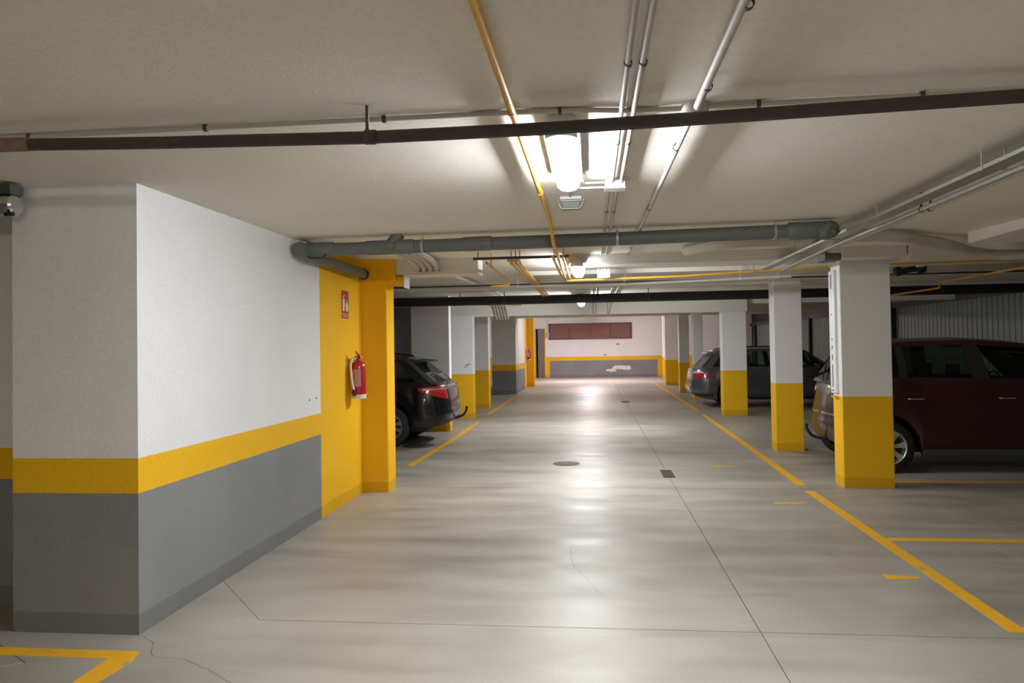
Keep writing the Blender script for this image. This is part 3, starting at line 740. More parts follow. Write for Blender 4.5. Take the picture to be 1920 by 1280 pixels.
for x, lab in ((-0.365, 'yellow pipe left of the long yellow pipe where it meets the beam gap'), (-0.268, 'yellow pipe right of the long yellow pipe beside the second lamp')):
    pipe('yellow_pipe', [(x, 7.15, 2.47), (x, 9.55, 2.47)], 0.013, M_PIPEY, lab, 'pipe', YG, fillet=0, clips=[(x, 7.4, 2.47)], clipmat=M_PIPEY, ztop=ZC2)
pipe('yellow_pipe', [(-0.31, 9.62, 2.455), (1.14, 9.5, 2.462), (2.96, 9.3, 2.52), (7.8, 9.3, 2.56)], 0.014, M_PIPEY, 'yellow pipe turning right and crossing over toward the dark red car', fillet=0.05,
     clips=[(2.0, 9.4, 2.49)], clipmat=M_PIPEY, ztop=ZC2)
t = empty('mounting_rail', (-1.2, 7.5, 2.50)); tag(t, 'slotted metal rail holding the yellow pipes across the beam gap', 'rail')
MB().box(0, 0.98, -0.02, 0.02, 0.0, 0.025, M_BRACK).build('rail', t)
for x in (0.05, 0.93): MB().tube([(x, 0, 0.02), (x, 0, 0.105)], 0.005, M_BRACK, 6).build('threaded_rod', t)
t = empty('junction_box', (0.16, 9.35, 2.50)); tag(t, 'white junction box under the ceiling right of the second lamp', 'junction box')
MB().box(-0.08, 0.08, 0.0, 0.10, -0.045, 0.04, M_PVC, bev=0.005).build('body', t)
for k in range(4): MB().tube([(-0.06+k*0.04, 0.03, 0.035), (-0.06+k*0.04, 0.03, 0.07)], 0.012, M_PVC, 8).build('gland', t, smooth=40)
# conduits stubbing down at the left part of the first beam
for k in range(4):
    x = -1.93+k*0.072
    pipe('conduit', [(x, 7.3, ZC2-0.035), (x+0.0, 7.78, ZC2-0.04), (x+0.005, 8.06, 2.52), (x+0.01, 8.10, 2.475)], 0.032, M_PALE,
         ['first', 'second', 'third', 'fourth'][k]+' from the left of the four pale pipe stubs on the first beam', 'conduit', 'pale pipe stubs on the first beam', fillet=0.12, seg=16)
    MB().lathe([(0, 0.034), (0.006, 0.034), (0.006, 0)], (0.01, 0.80, 2.471-(ZC2-0.035)), (0, 0, -1), M_BLACK, 16).build('dark_mouth', [o for o in C.objects if o.name.startswith('conduit') and o.type == 'EMPTY'][-1])
pipe('conduit', [(-1.84, 8.45, 2.52), (-1.84, 8.7, 2.55), (-1.70, 11.35, 2.56)], 0.02, M_PVC, 'white conduit leaving the first beam toward the wide column', 'conduit', fillet=0.1)
pipe('conduit', [(-1.70, 11.8, 2.56), (-1.64, 12.9, 2.56), (-1.62, 16.9, 2.56)], 0.016, M_PIPEW, 'conduit continuing toward the far beam on the left', 'conduit', fillet=0.1)
# black pipe further on
t = pipe('black_pipe', [(-7.8, 12.9, 2.43), (-2.0, 13.15, 2.44), (2.7, 13.25, 2.45), (7.6, 13.25, 2.46)], 0.080, M_PIPEK, 'thick black pipe crossing the whole garage before the far beam', fillet=0, seg=20,
         clips=[(-2.35, 13.14, 2.44), (-1.55, 13.16, 2.44), (1.0, 13.2, 2.447), (4.1, 13.25, 2.453)], ztop=ZC2)
# far beam: conduits dropping over its face
for k in range(5):
    x = -2.24+k*0.068
    pipe('conduit', [(x-0.12, 15.6, 2.575), (x-0.02, 16.9, 2.575), (x, 16.955, 2.52), (x+0.06, 16.955, 2.24)], 0.018, M_PIPEW,
         ['leftmost', 'second', 'middle', 'fourth', 'rightmost'][k]+' of the five conduits bending down over the far beam' if k != 1 and k != 3 else ('second from the left' if k == 1 else 'fourth from the left')+' of the five conduits bending down over the far beam',
         'conduit', 'conduits over the far beam', fillet=0.05)
for (x, x2, lab) in ((0.03, 0.03, 'left one of the two straight conduits on the far beam'), (0.10, 0.10, 'right one of the two straight conduits on the far beam'), (0.36, 0.36, 'left leg of the conduits spreading on the far beam'), (0.46, 0.38, 'right leg of the conduits spreading on the far beam')):
    pipe('conduit', [(x, 11.8, 2.59), (x, 16.98, 2.59), (x2, 16.985, 2.32)], 0.010, M_GALV, lab, 'conduit', fillet=0.02, ztop=ZC2)
# yellow pipe in right bays
pipe('yellow_pipe', [(5.15, 8.5, 2.46), (5.15, 11.6, 2.46), (5.15, 11.6, 2.38), (5.0, 12.9, 2.37), (4.6, 12.9, 2.35)], 0.016, M_PIPEY, 'yellow pipe with a step down above the dark red car', fillet=0.04)
# pipe end with metal collar at the far left edge
t = empty('drain_pipe', (-3.25, 3.845, 2.448)); tag(t, 'grey pipe end with shiny foil collar at the left edge beside the pillar', 'pipe')
MB().tube([(-1.2, 0, 0), (-0.02, 0, 0)], 0.055, M_PIPEG, 18).build('tube', t, smooth=40)
MB().lathe([(0, 0.058), (0.015, 0.066), (0.05, 0.062), (0.07, 0.068), (0.11, 0.060), (0.12, 0.045), (0.12, 0)], (-0.09, 0, 0), (1, 0, 0), M_CHROME, 18).build('foil_collar', t, smooth=30)
MB().box(-0.08, 0.03, -0.05, 0.05, 0.055, 0.112, M_BRACK, bev=0.004).build('bracket', t)
MB().lathe([(0, 0.012), (0.05, 0.012)], (0.0, -0.05, -0.06), (1, 0, 0), M_BLACK, 10).build('bolt', t, smooth=40)
# dark coupling under the ceiling right of the nearest column
t = empty('pipe_coupling', (4.05, 9.9, 2.53)); tag(t, 'dark pipe coupling with a white cap hanging right of the nearest column', 'fitting')
MB().tube([(-0.20, 0, -0.05), (0.17, 0, 0.0)], 0.035, M_PIPEK, 16).build('tube', t, smooth=40)
MB().lathe([(-0.04, 0.045), (-0.03, 0.058), (0.03, 0.058), (0.04, 0.045)], (-0.16, 0, -0.045), (1, 0, 0.12), M_BLACK, 18).build('coupling', t, smooth=40)
MB().lathe([(-0.05, 0.045), (-0.04, 0.058), (0.05, 0.058), (0.06, 0.045)], (0.12, 0, -0.01), (1, 0, 0.12), M_BLACK, 18).build('coupling', t, smooth=40)
MB().box(0.05, 0.15, -0.07, 0.05, 0.0, 0.075, M_PVC, bev=0.02).build('white_cap', t)

# ------------------------------------------------------------------ fire extinguishers and sign
def extinguisher(x, y, z, label, s=1.0):
    """stands off the wall on +x side; z = bottom"""
    t = empty('fire_extinguisher', (x, y, z)); tag(t, label, 'fire extinguisher', 'fire extinguishers on the left walls')
    R = 0.078
    MB().lathe([(0.03, R*0.96), (0.05, R), (0.34, R), (0.375, R*0.88), (0.395, R*0.55), (0.405, 0.028), (0.425, 0.024)], (0.10, 0, 0), (0, 0, 1), M_RED, 30).build('body', t, smooth=40)
    MB().lathe([(0, R*0.95), (0.0, R*1.0), (0.045, R*1.02), (0.048, R*0.9)], (0.10, 0, 0), (0, 0, 1), M_CREAM, 30).build('base', t, smooth=40)
    vs = []; fs = []; n = 12
    for i in range(n+1):
        a = -PI*0.5+(-0.62+1.24*i/n)
        for zz in (0.13, 0.31): vs.append((0.10+math.cos(a)*(R+0.0015), math.sin(a)*(R+0.0015), zz))
    for i in range(n): fs.append((2*i, 2*i+2, 2*i+3, 2*i+1))
    MB().add(vs, fs, M_LABEL).build('label_print', t, smooth=180)
    MB().lathe([(0, 0.022), (0.03, 0.022), (0.035, 0.014), (0.05, 0.014)], (0.10, 0, 0.42), (0, 0, 1), M_BLACK, 14).build('valve', t, smooth=40)
    MB().tube([(0.10, 0.02, 0.455), (0.10, -0.02, 0.468), (0.10, -0.09, 0.50)], 0.009, M_RED, 8, radii=[0.008, 0.011, 0.006]).build('lever', t, smooth=40)
    MB().tube([(0.10, 0.02, 0.445), (0.10, -0.09, 0.448)], 0.008, M_RED, 8).build('handle', t, smooth=40)
    MB().lathe([(0, 0.014), (0.01, 0.014), (0.01, 0)], (0.125, -0.0, 0.44), (1, 0, 0), M_CREAM, 12).build('gauge', t, smooth=40)
    MB().tube(rounded([(0.09, -0.02, 0.44), (0.055, -0.075, 0.43), (0.045, -0.10, 0.36), (0.06, -0.105, 0.2), (0.08, -0.10, 0.09)], 0.06), 0.012, M_CREAM, 10).build('hose', t, smooth=40)
    MB().tube([(0.08, -0.10, 0.10), (0.085, -0.10, 0.03)], 0.014, M_BLACK, 10, radii=[0.013, 0.018]).build('nozzle', t, smooth=40)
    MB().box(0.0, 0.03, -0.02, 0.02, 0.28, 0.42, M_GALV).box(0.02, 0.09, -0.006, 0.006, 0.40, 0.415, M_GALV).build('wall_bracket', t)
    return t
extinguisher(-2.584, 7.68, 1.08, 'red fire extinguisher with a cream hose on the near yellow wall')
extinguisher(-2.598, 29.2, 1.08, 'small far red fire extinguisher on the distant yellow wall')
# sign
t = empty('fire_sign', (-2.584, 7.56, 1.93)); tag(t, 'red fire extinguisher sign on the near yellow wall', 'sign')
MB().box(0.0, 0.004, -0.105, 0.105, 0.055, 0.29, M_SIGNR).build('plate', t)
MB().box(0.0, 0.004, -0.105, 0.105, 0.0, 0.045, M_SIGNR).build('caption_plate', t)
mb = MB()
def sg(poly):  # (y, z) polygon on the plate
    n = len(poly)
    mb.add([(0.0045, a, b) for a, b in poly]+[(0.006, a, b) for a, b in poly], [tuple(range(n)), tuple(range(2*n-1, n-1, -1))]+[(i, (i+1) % n, n+(i+1) % n, n+i) for i in range(n)], M_CREAM)
sg([(-0.085, 0.075), (-0.03, 0.075), (-0.03, 0.19), (-0.045, 0.205), (-0.07, 0.205), (-0.085, 0.19)])
sg([(-0.065, 0.205), (-0.05, 0.205), (-0.05, 0.225), (-0.065, 0.225)])
sg([(-0.075, 0.222), (-0.02, 0.235), (-0.022, 0.246), (-0.078, 0.233)])
sg([(-0.048, 0.215), (-0.015, 0.19), (-0.008, 0.12), (-0.018, 0.12), (-0.022, 0.185), (-0.05, 0.205)])
sg([(0.02, 0.075), (0.075, 0.075), (0.085, 0.12), (0.065, 0.17), (0.062, 0.135), (0.05, 0.22), (0.03, 0.15), (0.022, 0.175), (0.008, 0.12)])
mb.build('pictogram', t)
fc = bpy.data.curves.new('lettering', 'FONT'); fc.body = 'EXTINTOR'; fc.size = 0.036; fc.align_x = 'CENTER'; fc.extrude = 0.0005
tmp = bpy.data.objects.new('lettering_curve', fc); C.objects.link(tmp)
bpy.context.view_layer.update()
me = bpy.data.meshes.new_from_object(tmp.evaluated_get(bpy.context.evaluated_depsgraph_get())); bpy.data.objects.remove(tmp)
me.materials.clear(); me.materials.append(M_CREAM)
o = bpy.data.objects.new('lettering', me); C.objects.link(o); o.parent = t
o.location = (0.0048, 0, 0.010); o.rotation_euler = (PI/2, 0, PI/2)
for zz in (1.145, 1.15):
    MB().lathe([(0, 0.008), (0.004, 0.008), (0.004, 0)], (-2.585, 6.55 if zz < 1.147 else 6.72, zz), (1, 0, 0), M_BRACK, 8).build('wall_plug', wl)

# ------------------------------------------------------------------ cars
def interp(tab, x):
    if x <= tab[0][0]: return tab[0][1]
    for (a, va), (b, vb) in zip(tab, tab[1:]):
        if x <= b:
            t = (x-a)/(b-a); t = t*t*(3-2*t)*0.5+t*0.5
            return va+(vb-va)*t
    return tab[-1][1]
class Car:
    def __init__(s, P):
        s.P = P; L, W = P['L'], P['W']
        hw = W/2; rx, ry, fx, fy = P.get('rx', 0.45), P.get('ry', 0.55), 0.62, 0.50
        pts = []
        for i in range(5): 
            y = (hw-ry)*i/5; pts.append((0.03*(y/hw)**2, y))
        x0 = 0.03*((hw-ry)/hw)**2
        for i in range(10):
            a = PI/2*i/10; pts.append((x0+rx*(1-math.cos(a)), hw-ry+ry*math.sin(a)))
        ns = 84
        for i in range(ns+1): pts.append((x0+rx+(L-fx-x0-rx)*i/ns, hw))
        for i in range(1, 11):
            a = PI/2*i/10; pts.append((L-fx+fx*math.sin(a), hw-fy*(1-math.cos(a))))
        for i in range(1, 6): pts.append((L+0.03*math.sin(i/5*PI/2), (hw-fy)*(1-i/5)))
        s.loop = pts; s.n = len(pts)
        s.rows = P.get('rows') or [(0, .93, .13, .14), (.07, .975, .05, .05), (.2, .995, .01, .0), (.34, 1.0, .0, .0), (.42, 1.0, .025, .03), (.58, .998, .03, .05), (.72, .985, .05, .09), (.86, .965, .07, .16), (.95, .94, .085, .22), (1.0, .915, .10, .27)]
    def prow(s, v):
        R = s.rows
        for a, b in zip(R, R[1:]):
            if v <= b[0]:
                t = (v-a[0])/(b[0]-a[0]); return [a[k]+(b[k]-a[k])*t for k in (1, 2, 3)]
        return list(R[-1][1:])
    def zb(s, x):
        P = s.P; z = P['zb'] if 'zb' in P else 0.2
        if x < 0.6: z += 0.10*(1-x/0.6)**2
        for wx in P['wheels']:
            d = abs(x-wx)
            if d < P['Ra']: z = max(z, P['Rw']+math.sqrt(P['Ra']**2-d*d))
        return z
    def pt(s, i, v, side=1):
        i = max(0, min(s.n-1.0001, i)); k = int(i); t = i-k
        x = s.loop[k][0]*(1-t)+s.loop[k+1][0]*t; y = s.loop[k][1]*(1-t)+s.loop[k+1][1]*t
        wy, dr, df = s.prow(v); P = s.P
        hwf = s.P['W']/2
        onside = min(1.0, max(0.0, (y/hwf-0.7)/0.3))
        zb = s.zb(x) if onside > 0 else P.get('zb', 0.2)+0.1
        if onside <= 0.98 : zb = P.get('zb', 0.2)+0.10*max(0, 1-x/0.6)**2 if x < L_half(P) else P.get('zb', 0.2)
        zt = interp(P['top'], x)
        z = zb+v*(zt-zb)
        wr = max(0, 1-x/0.9)**1.4; wf = max(0, 1-(P['L']-x)/1.1)**1.4
        return Vector((x+dr*wr-df*wf, side*y*wy, z))
    def ix(s, x):
        """loop index of side station at x"""
        for k in range(s.n-1):
            if s.loop[k][0] <= x <= s.loop[k+1][0] and s.loop[k][1] > 0.3: return k+(x-s.loop[k][0])/max(1e-6, s.loop[k+1][0]-s.loop[k][0])
        return s.n-1
    def vz(s, i, z):
        a, b = 0.0, 1.0
        for _ in range(18):
            m = (a+b)/2
            if s.pt(i, m).z < z: a = m
            else: b = m
        return (a+b)/2
    def patch(s, name, parent, i0, i1, z0, z1, mat, side=1, off=0.006, n=10, m=6, shape=None):
        """raised panel following the body; z0/z1 may be functions of u"""
        f = lambda q, u: q(u) if callable(q) else q
        G = []
        for a in range(n+1):
            u = a/n; i = i0+(i1-i0)*u; row = []
            for b in range(m+1):
                zz = f(z0, u)+(f(z1, u)-f(z0, u))*b/m
                v = s.vz(i, zz)
                p = s.pt(i, v, side); e = 0.02
                du = s.pt(i+0.3, v, side)-s.pt(i-0.3, v, side)
                dv = s.pt(i, min(1, v+e), side)-s.pt(i, max(0, v-e), side)
                nn = du.cross(dv)
                if nn.length < 1e-9: nn = Vector((0, side, 0))
                nn.normalize()
                cen = Vector((s.P['L']/2, 0, 0.6))
                if nn.dot(p-cen) < 0: nn = -nn
                row.append((p, nn))
            G.append(row)
        vs = []; fs = []
        for a in range(n+1):
            for b in range(m+1):
                p, nn = G[a][b]; vs.append(p+nn*off)
        W_ = m+1
        for a in range(n):
            for b in range(m): fs.append((a*W_+b, (a+1)*W_+b, (a+1)*W_+b+1, a*W_+b+1))
        k = len(vs)
        border = [(a, 0) for a in range(n+1)]+[(n, b) for b in range(1, m+1)]+[(a, m) for a in range(n-1, -1, -1)]+[(0, b) for b in range(m-1, 0, -1)]
        for a, b in border: p, nn = G[a][b]; vs.append(p-nn*0.01)
        nb = len(border)
        for q in range(nb):
            a, b = border[q]; a2, b2 = border[(q+1) % nb]
            fs.append((a*W_+b, a2*W_+b2, k+(q+1) % nb, k+q))
        mb = MB(); mb.add(vs, fs, mat)
        return mb.build(name, parent, smooth=35)
def L_half(P): return P['L']/2
def build_car(name, loc, rz, label, P, paint):
    car = Car(P); L, W = P['L'], P['W']; hw = W/2
    root = empty(name, loc, rz); tag(root, label, 'car', 'parked cars')
    # lower body
    NV = 16; mb = MB(); vs = []; fs = []
    vlist = [i/NV for i in range(NV+1)]
    n = car.n; full = [(i, 1) for i in range(n)]+[(i, -1) for i in range(n-2, 0, -1)]
    NF = len(full)
    for v in vlist:
        for i, sd in full: vs.append(car.pt(i, v, sd))
    for r in range(NV):
        for k in range(NF): fs.append((r*NF+k, r*NF+(k+1) % NF, (r+1)*NF+(k+1) % NF, (r+1)*NF+k))
    mb.add(vs, fs, paint)
    # deck across the top
    K = [1, .75, .4, 0, -.4, -.75, -1]
    vs = []; xs = []
    for i in range(n):
        p = car.pt(i, 1.0, 1)
        xs.append(p.x)
        for k in K: vs.append((p.x, p.y*k, p.z+P.get('crown', 0.05)*(1-k*k)*min(1, p.y/hw)))
    fsb = []; fsi = []
    g0, g1 = P['gh'][0][0], P['gh'][-1][0]
    for i in range(n-1):
        for k in range(len(K)-1):
            f = (i*7+k, i*7+k+1, (i+1)*7+k+1, (i+1)*7+k)
            (fsi if g0+0.05 < xs[i] < g1-0.05 else fsb).append(f)
    mb.add(vs, fsb, paint); mb.add(vs, fsi, M_CABIN)
    mb.build('body', root, smooth=38)
    # underbody and wheel wells
    mb = MB().box(0.35, L-0.35, -hw+0.30, hw-0.30, P.get('zb', .2)+0.02, 0.62, M_BLACK)
    for wx in P['wheels']:
        for sd in (1, -1):
            vs = []; fs = []; m = 14
            for k in range(m+1):
                a = PI*k/m
                x = wx-math.cos(a)*P['Ra']; z = P['Rw']+math.sin(a)*P['Ra']
                vs += [(x, sd*(hw*0.955), z), (x, sd*(hw-0.30), z)]
            for k in range(m): fs.append((2*k, 2*k+1, 2*k+3, 2*k+2))
            mb.add(vs, fs, M_BLACK)
    mb.build('underbody', root)
    # greenhouse
    gh = P['gh']   # (xl, yl, xu, yu, kind of the segment that follows)
    rows = [0, .09, .2, .4, .6, .78, .88, .95, 1.0]
    GLASS = (1, 6)
    def gp(q, t, sd):
        k = min(len(gh)-2, int(q)); f = q-k
        a, b = gh[k], gh[k+1]
        xl = a[0]+(b[0]-a[0])*f; yl = a[1]+(b[1]-a[1])*f; xu = a[2]+(b[2]-a[2])*f; yu = a[3]+(b[3]-a[3])*f
        zl = interp(P['top'], xl)-0.01; zu = interp(P['roof'], xu)
        # rear and front corners of the roof
        bul = math.sin(PI*t)*0.022
        e = t**1.15
        x = xl+(xu-xl)*t; y = yl+(yu-yl)*e; z = zl+(zu-zl)*t
        if t > 0.9: y -= (t-0.9)*0.25*min(1, y/0.3); 
        return Vector((x, sd*(y+bul*min(1, y/0.5)), z))
    sub = 4
    qs = []
    for k in range(len(gh)-1):
        for j in range(sub): qs.append((k+j/sub, gh[k][4]))
    qs.append((len(gh)-1, ''))
    mb = MB(); frame = MB()
    for sd in (1, -1):
        vs = []; nq = len(qs)
        for q, _ in qs:
            for t in rows: vs.append(gp(q, t, sd))
        nr = len(rows); fs = []; fd = []
        for a in range(nq-1):
            for b in range(nr-1):
                kd = qs[a][1]
                if kd.startswith('g') and GLASS[0] <= b < GLASS[1]: continue
                f = (a*nr+b, (a+1)*nr+b, (a+1)*nr+b+1, a*nr+b+1)
                (fd if (kd == 'b' and GLASS[0] <= b < GLASS[1]) else fs).append(f)
        mb.add(vs, fs, paint)
        if fd: mb.add(vs, fd, M_BLACK)
    # roof skin
    vs = []; nq = len(qs)
    for q, _ in qs:
        p = gp(q, 1.0, 1)
        for k in K: vs.append((p.x, p.y*k, p.z+0.045*(1-k*k)*min(1, p.y/0.55)))
    fs = [(a*7+b, a*7+b+1, (a+1)*7+b+1, (a+1)*7+b) for a in range(nq-1) for b in range(6)]
    mb.add(vs, fs, paint)
    mb.build('cabin_shell', root, smooth=38)
    for k in range(len(gh)-1):
        kd = gh[k][4]
        if not kd.startswith('g'): continue
        mat = {'g': M_GLASS, 'gd': M_GDARK, 'gc': M_GCLR}[kd]
        ends = k == 0 or k == len(gh)-2
        nm = 'rear_window' if k == 0 else ('windscreen' if k == len(gh)-2 else 'side_window')
        for sd in ((1, -1) if not ends else (0,)):
            vs = []; fs = []
            if sd == 0:
                cols = [(k+1-j/4 if k == 0 else k+j/4, 1) for j in range(5)]
                other = [(q, -1) for q, _ in cols[::-1]][1:]
                cols = cols+other
            else: cols = [(k+j/sub, sd) for j in range(sub+1)]
            rr = rows[GLASS[0]:GLASS[1]+1]
            for q, s2 in cols:
                for t in rr:
                    p = gp(min(q, len(gh)-1.0001), t, s2); 
                    c0 = Vector((L*0.5, 0, 1.1)); d_ = (c0-p).normalized()
                    vs.append(p+d_*0.006)
            m_ = len(rr)
            for a in range(len(cols)-1):
                for b in range(m_-1): fs.append((a*m_+b, (a+1)*m_+b, (a+1)*m_+b+1, a*m_+b+1))
            MB().add(vs, fs, mat).build(nm, root, smooth=60)
    # doors, handles, sills
    for sd in (1, -1):
        for (x0, x1, xh) in P['doors']:
            i0, i1 = car.ix(x0), car.ix(x1)
            zlo = (lambda u, i0=i0, i1=i1: max(0.30, car.zb(car.loop[int(i0+(i1-i0)*u)][0])+0.03))
            zhi = (lambda u, i0=i0, i1=i1: interp(P['top'], car.loop[int(i0+(i1-i0)*u)][0])-0.025)
            dpanel = car.patch('door', root, i0, i1, zlo, zhi, paint, sd, 0.0035, 22, 10)
            ih = car.ix(xh); zh = P['hz']
            a_ = car.pt(ih, car.vz(ih, zh), sd); b_ = a_+Vector((0.19, 0, 0.0))
            MB().tube(rounded([a_+Vector((0, 0, 0)), a_+Vector((0.02, sd*0.03, 0)), b_+Vector((-0.02, sd*0.03, 0)), b_], 0.02), 0.0095, P.get('hmat', paint), 8).build('door_handle', dpanel, smooth=40)
        i0, i1 = car.ix(P['wheels'][0]+P['Ra']+0.03), car.ix(P['wheels'][1]-P['Ra']-0.03)
        car.patch('sill_trim', root, i0, i1, P.get('zb', .2)+0.01, P.get('zb', .2)+0.09, P.get('silmat', M_BLACK), sd, 0.006, 10, 3)
        # mirror
        mx = P['mirror']; z = interp(P['top'], mx)
        t_ = MB(); bm = bmesh.new(); bmesh.ops.create_uvsphere(bm, u_segments=14, v_segments=8, radius=1)
        for v in bm.verts: v.co = Vector((mx+v.co.x*0.07*(0.6 if v.co.x < 0 else 1), sd*(hw+0.10)+v.co.y*0.10, z+0.07+v.co.z*0.075))
        bm.verts.index_update(); t_.add([v.co[:] for v in bm.verts], [[v.index for v in f.verts] for f in bm.faces], P.get('mirmat', paint)); bm.free()
        t_.tube([(mx, sd*hw*0.9, z+0.02), (mx, sd*(hw+0.04), z+0.05)], 0.022, M_BLACK, 8)
        mo = t_.build('mirror', root, smooth=50)
        MB().box(mx-0.048, mx-0.044, sd*(hw+0.10)-0.075, sd*(hw+0.10)+0.075, z+0.02, z+0.12, M_CHROME, bev=0.001).build('mirror_glass', mo)
        # tail lamps: follow the corner
        for nt, (q0, q1, z0, z1, mt) in enumerate(P['tails']):
            car.patch('tail_lamp' if nt == 0 else 'lamp_strip', root, q0, q1, z0, z1, mt, sd, 0.012+0.006*nt, 12, 5)
        for (q0, q1, z0, z1, mt, nm) in P.get('extras', []):
            car.patch(nm, root, q0, q1, z0, z1, mt, sd, 0.010, 10, 3)
        # head lamp
        car.patch('head_lamp', root, car.n-13, car.n-5, 0.56, 0.68, M_TAILW, sd, 0.008, 8, 4)
        if P.get('rails'):
            q0, q1 = P['rails']
            pp = []
            for j in range(13):
                q = q0+(q1-q0)*j/12; p = gp(q, 1.0, sd); pp.append((p.x, p.y-sd*0.03, p.z+0.045+0.02*math.sin(PI*j/12)))
            pp = [(pp[0][0]-0.04, pp[0][1], pp[0][2]-0.05)]+pp+[(pp[-1][0]+0.04, pp[-1][1], pp[-1][2]-0.05)]
            MB().tube(pp, 0.016, P.get('railmat', M_BLACK), 8).build('roof_rail', root, smooth=40)
    # rear bumper strip, plate recess, wiper
    rb = P.get('bumper')
    if rb:
        for sd in (1, -1): car.patch('bumper_trim', root, 0, rb[0], rb[1], rb[2], M_BLACK, sd, 0.008, 24, 3)
    a = gp(0, 0.05, 1); b = gp(0.6, 0.45, 1)
    MB().tube([a+Vector((-0.03, 0, 0)), (a+b)/2+Vector((-0.035, 0, 0)), b+Vector((-0.02, 0, 0))], 0.008, M_BLACK, 6).build('rear_wiper', root, smooth=40)
    # spoiler
    a = gp(0, 1.0, 1); ww = gh[1][3]*0.95
    MB().add([(a.x-P.get('splen', 0.16), -ww*0.9, a.z-0.005), (a.x-P.get('splen', 0.16), ww*0.9, a.z-0.005), (a.x+0.12, ww, a.z+0.035), (a.x+0.12, -ww, a.z+0.035),
              (a.x-P.get('splen', 0.16)+0.01, -ww*0.9, a.z-0.03), (a.x-P.get('splen', 0.16)+0.01, ww*0.9, a.z-0.03), (a.x+0.12, ww, a.z-0.03), (a.x+0.12, -ww, a.z-0.03)],
             [(0, 1, 2, 3), (7, 6, 5, 4), (0, 4, 5, 1), (1, 5, 6, 2), (2, 6, 7, 3), (3, 7, 4, 0)], P.get('spoil', paint)).build('spoiler', root, smooth=30)
    # wheels
    def wheel():
        w = empty('wheel', (0, 0, 0)); R = P['Rw']; r = R*0.66
        MB().lathe([(-0.10, r), (-0.105, R*0.85), (-0.085, R*0.97), (-0.04, R), (0.04, R), (0.085, R*0.97), (0.105, R*0.85), (0.10, r), (-0.10, r)], (0, 0, 0), (0, 1, 0), M_TYRE, 40, caps=False).build('tyre', w, smooth=40)
        MB().lathe([(0.100, r+0.004), (0.104, r), (0.098, r*0.93), (0.03, r*0.90), (0.03, 0)], (0, 0, 0), (0, 1, 0), M_ALLOY, 36, caps=False).build('rim', w, smooth=40)
        MB().lathe([(0.032, r*0.88), (0.034, 0)], (0, 0, 0), (0, 1, 0), M_BLACK, 30).build('brake_disc', w, smooth=40)
        ns = P.get('spokes', 5)
        for k in range(ns):
            a = 2*PI*k/ns+0.3; ca, sa = math.cos(a), math.sin(a)
            vs = []
            for (rad, wd, yy) in ((0.03, 0.022, 0.085), (r*0.55, 0.024, 0.083), (r*0.95, 0.036, 0.096)):
                for s2, dy in ((-1, 0), (1, 0), (1, -0.03), (-1, -0.03)):
                    x, z = rad*ca-s2*wd*sa, rad*sa+s2*wd*ca
                    vs.append((x, yy+dy, z))
            fs = []
            for q in range(2):
                for e in range(4): fs.append((q*4+e, q*4+(e+1) % 4, (q+1)*4+(e+1) % 4, (q+1)*4+e))
            fs += [(0, 1, 2, 3), (8, 9, 10, 11)]
            MB().add(vs, fs, M_ALLOY).build('spoke', w)
        MB().lathe([(0.07, 0.045), (0.094, 0.04), (0.097, 0.0)], (0, 0, 0), (0, 1, 0), M_ALLOY, 16).build('hub_cap', w, smooth=40)
        return w
    w0 = wheel(); first = True
    for wx in P['wheels']:
        for sd in (1, -1):
            if first: w = w0; first = False
            else:
                w = w0.copy(); C.objects.link(w)
                for ch in list(w0.children):
                    c_ = ch.copy(); C.objects.link(c_); c_.parent = w
            w.parent = root; w.location = (wx, sd*(hw-0.115), P['Rw'])
            w.rotation_euler = (0, 0, 0 if sd > 0 else PI)
    # seats
    for (sx, sy) in P['seats']:
        mb = MB()
        mb.box(sx-0.05, sx+0.09, sy-0.21, sy+0.21, 0.72, 1.12, M_CABIN, bev=0.03)
        mb.build('seat_back', root, smooth=50)
        MB().box(sx-0.06, sx+0.03, sy-0.12, sy+0.12, 1.14, 1.30, M_CABIN, bev=0.03).build('headrest', root, smooth=50)
    MB().tube([(P['wheel_x']+0.17*0.3*math.cos(a)*0, 0.36+0.18*math.cos(a), 1.0+0.18*math.sin(a)) for a in [2*PI*k/20 for k in range(21)]], 0.012, M_CABIN, 6, cap=False).build('steering_wheel', root, smooth=40)
    if P.get('tow'):
        z = P['tow']
        MB().tube(rounded([(0.35, 0, z-0.08), (0.08, 0, z-0.12), (-0.10, 0, z-0.06), (-0.15, 0, z+0.02), (-0.16, 0, z+0.06)], 0.05), 0.020, M_BLACK, 10).build('tow_bar', root, smooth=40)
        MB().lathe([(0, 0.0), (0.008, 0.02), (0.025, 0.027), (0.042, 0.02), (0.05, 0)], (-0.16, 0, z+0.055), (0, 0, 1), P.get('ballmat', M_BLACK), 14).build('tow_ball', root, smooth=60)
    return root
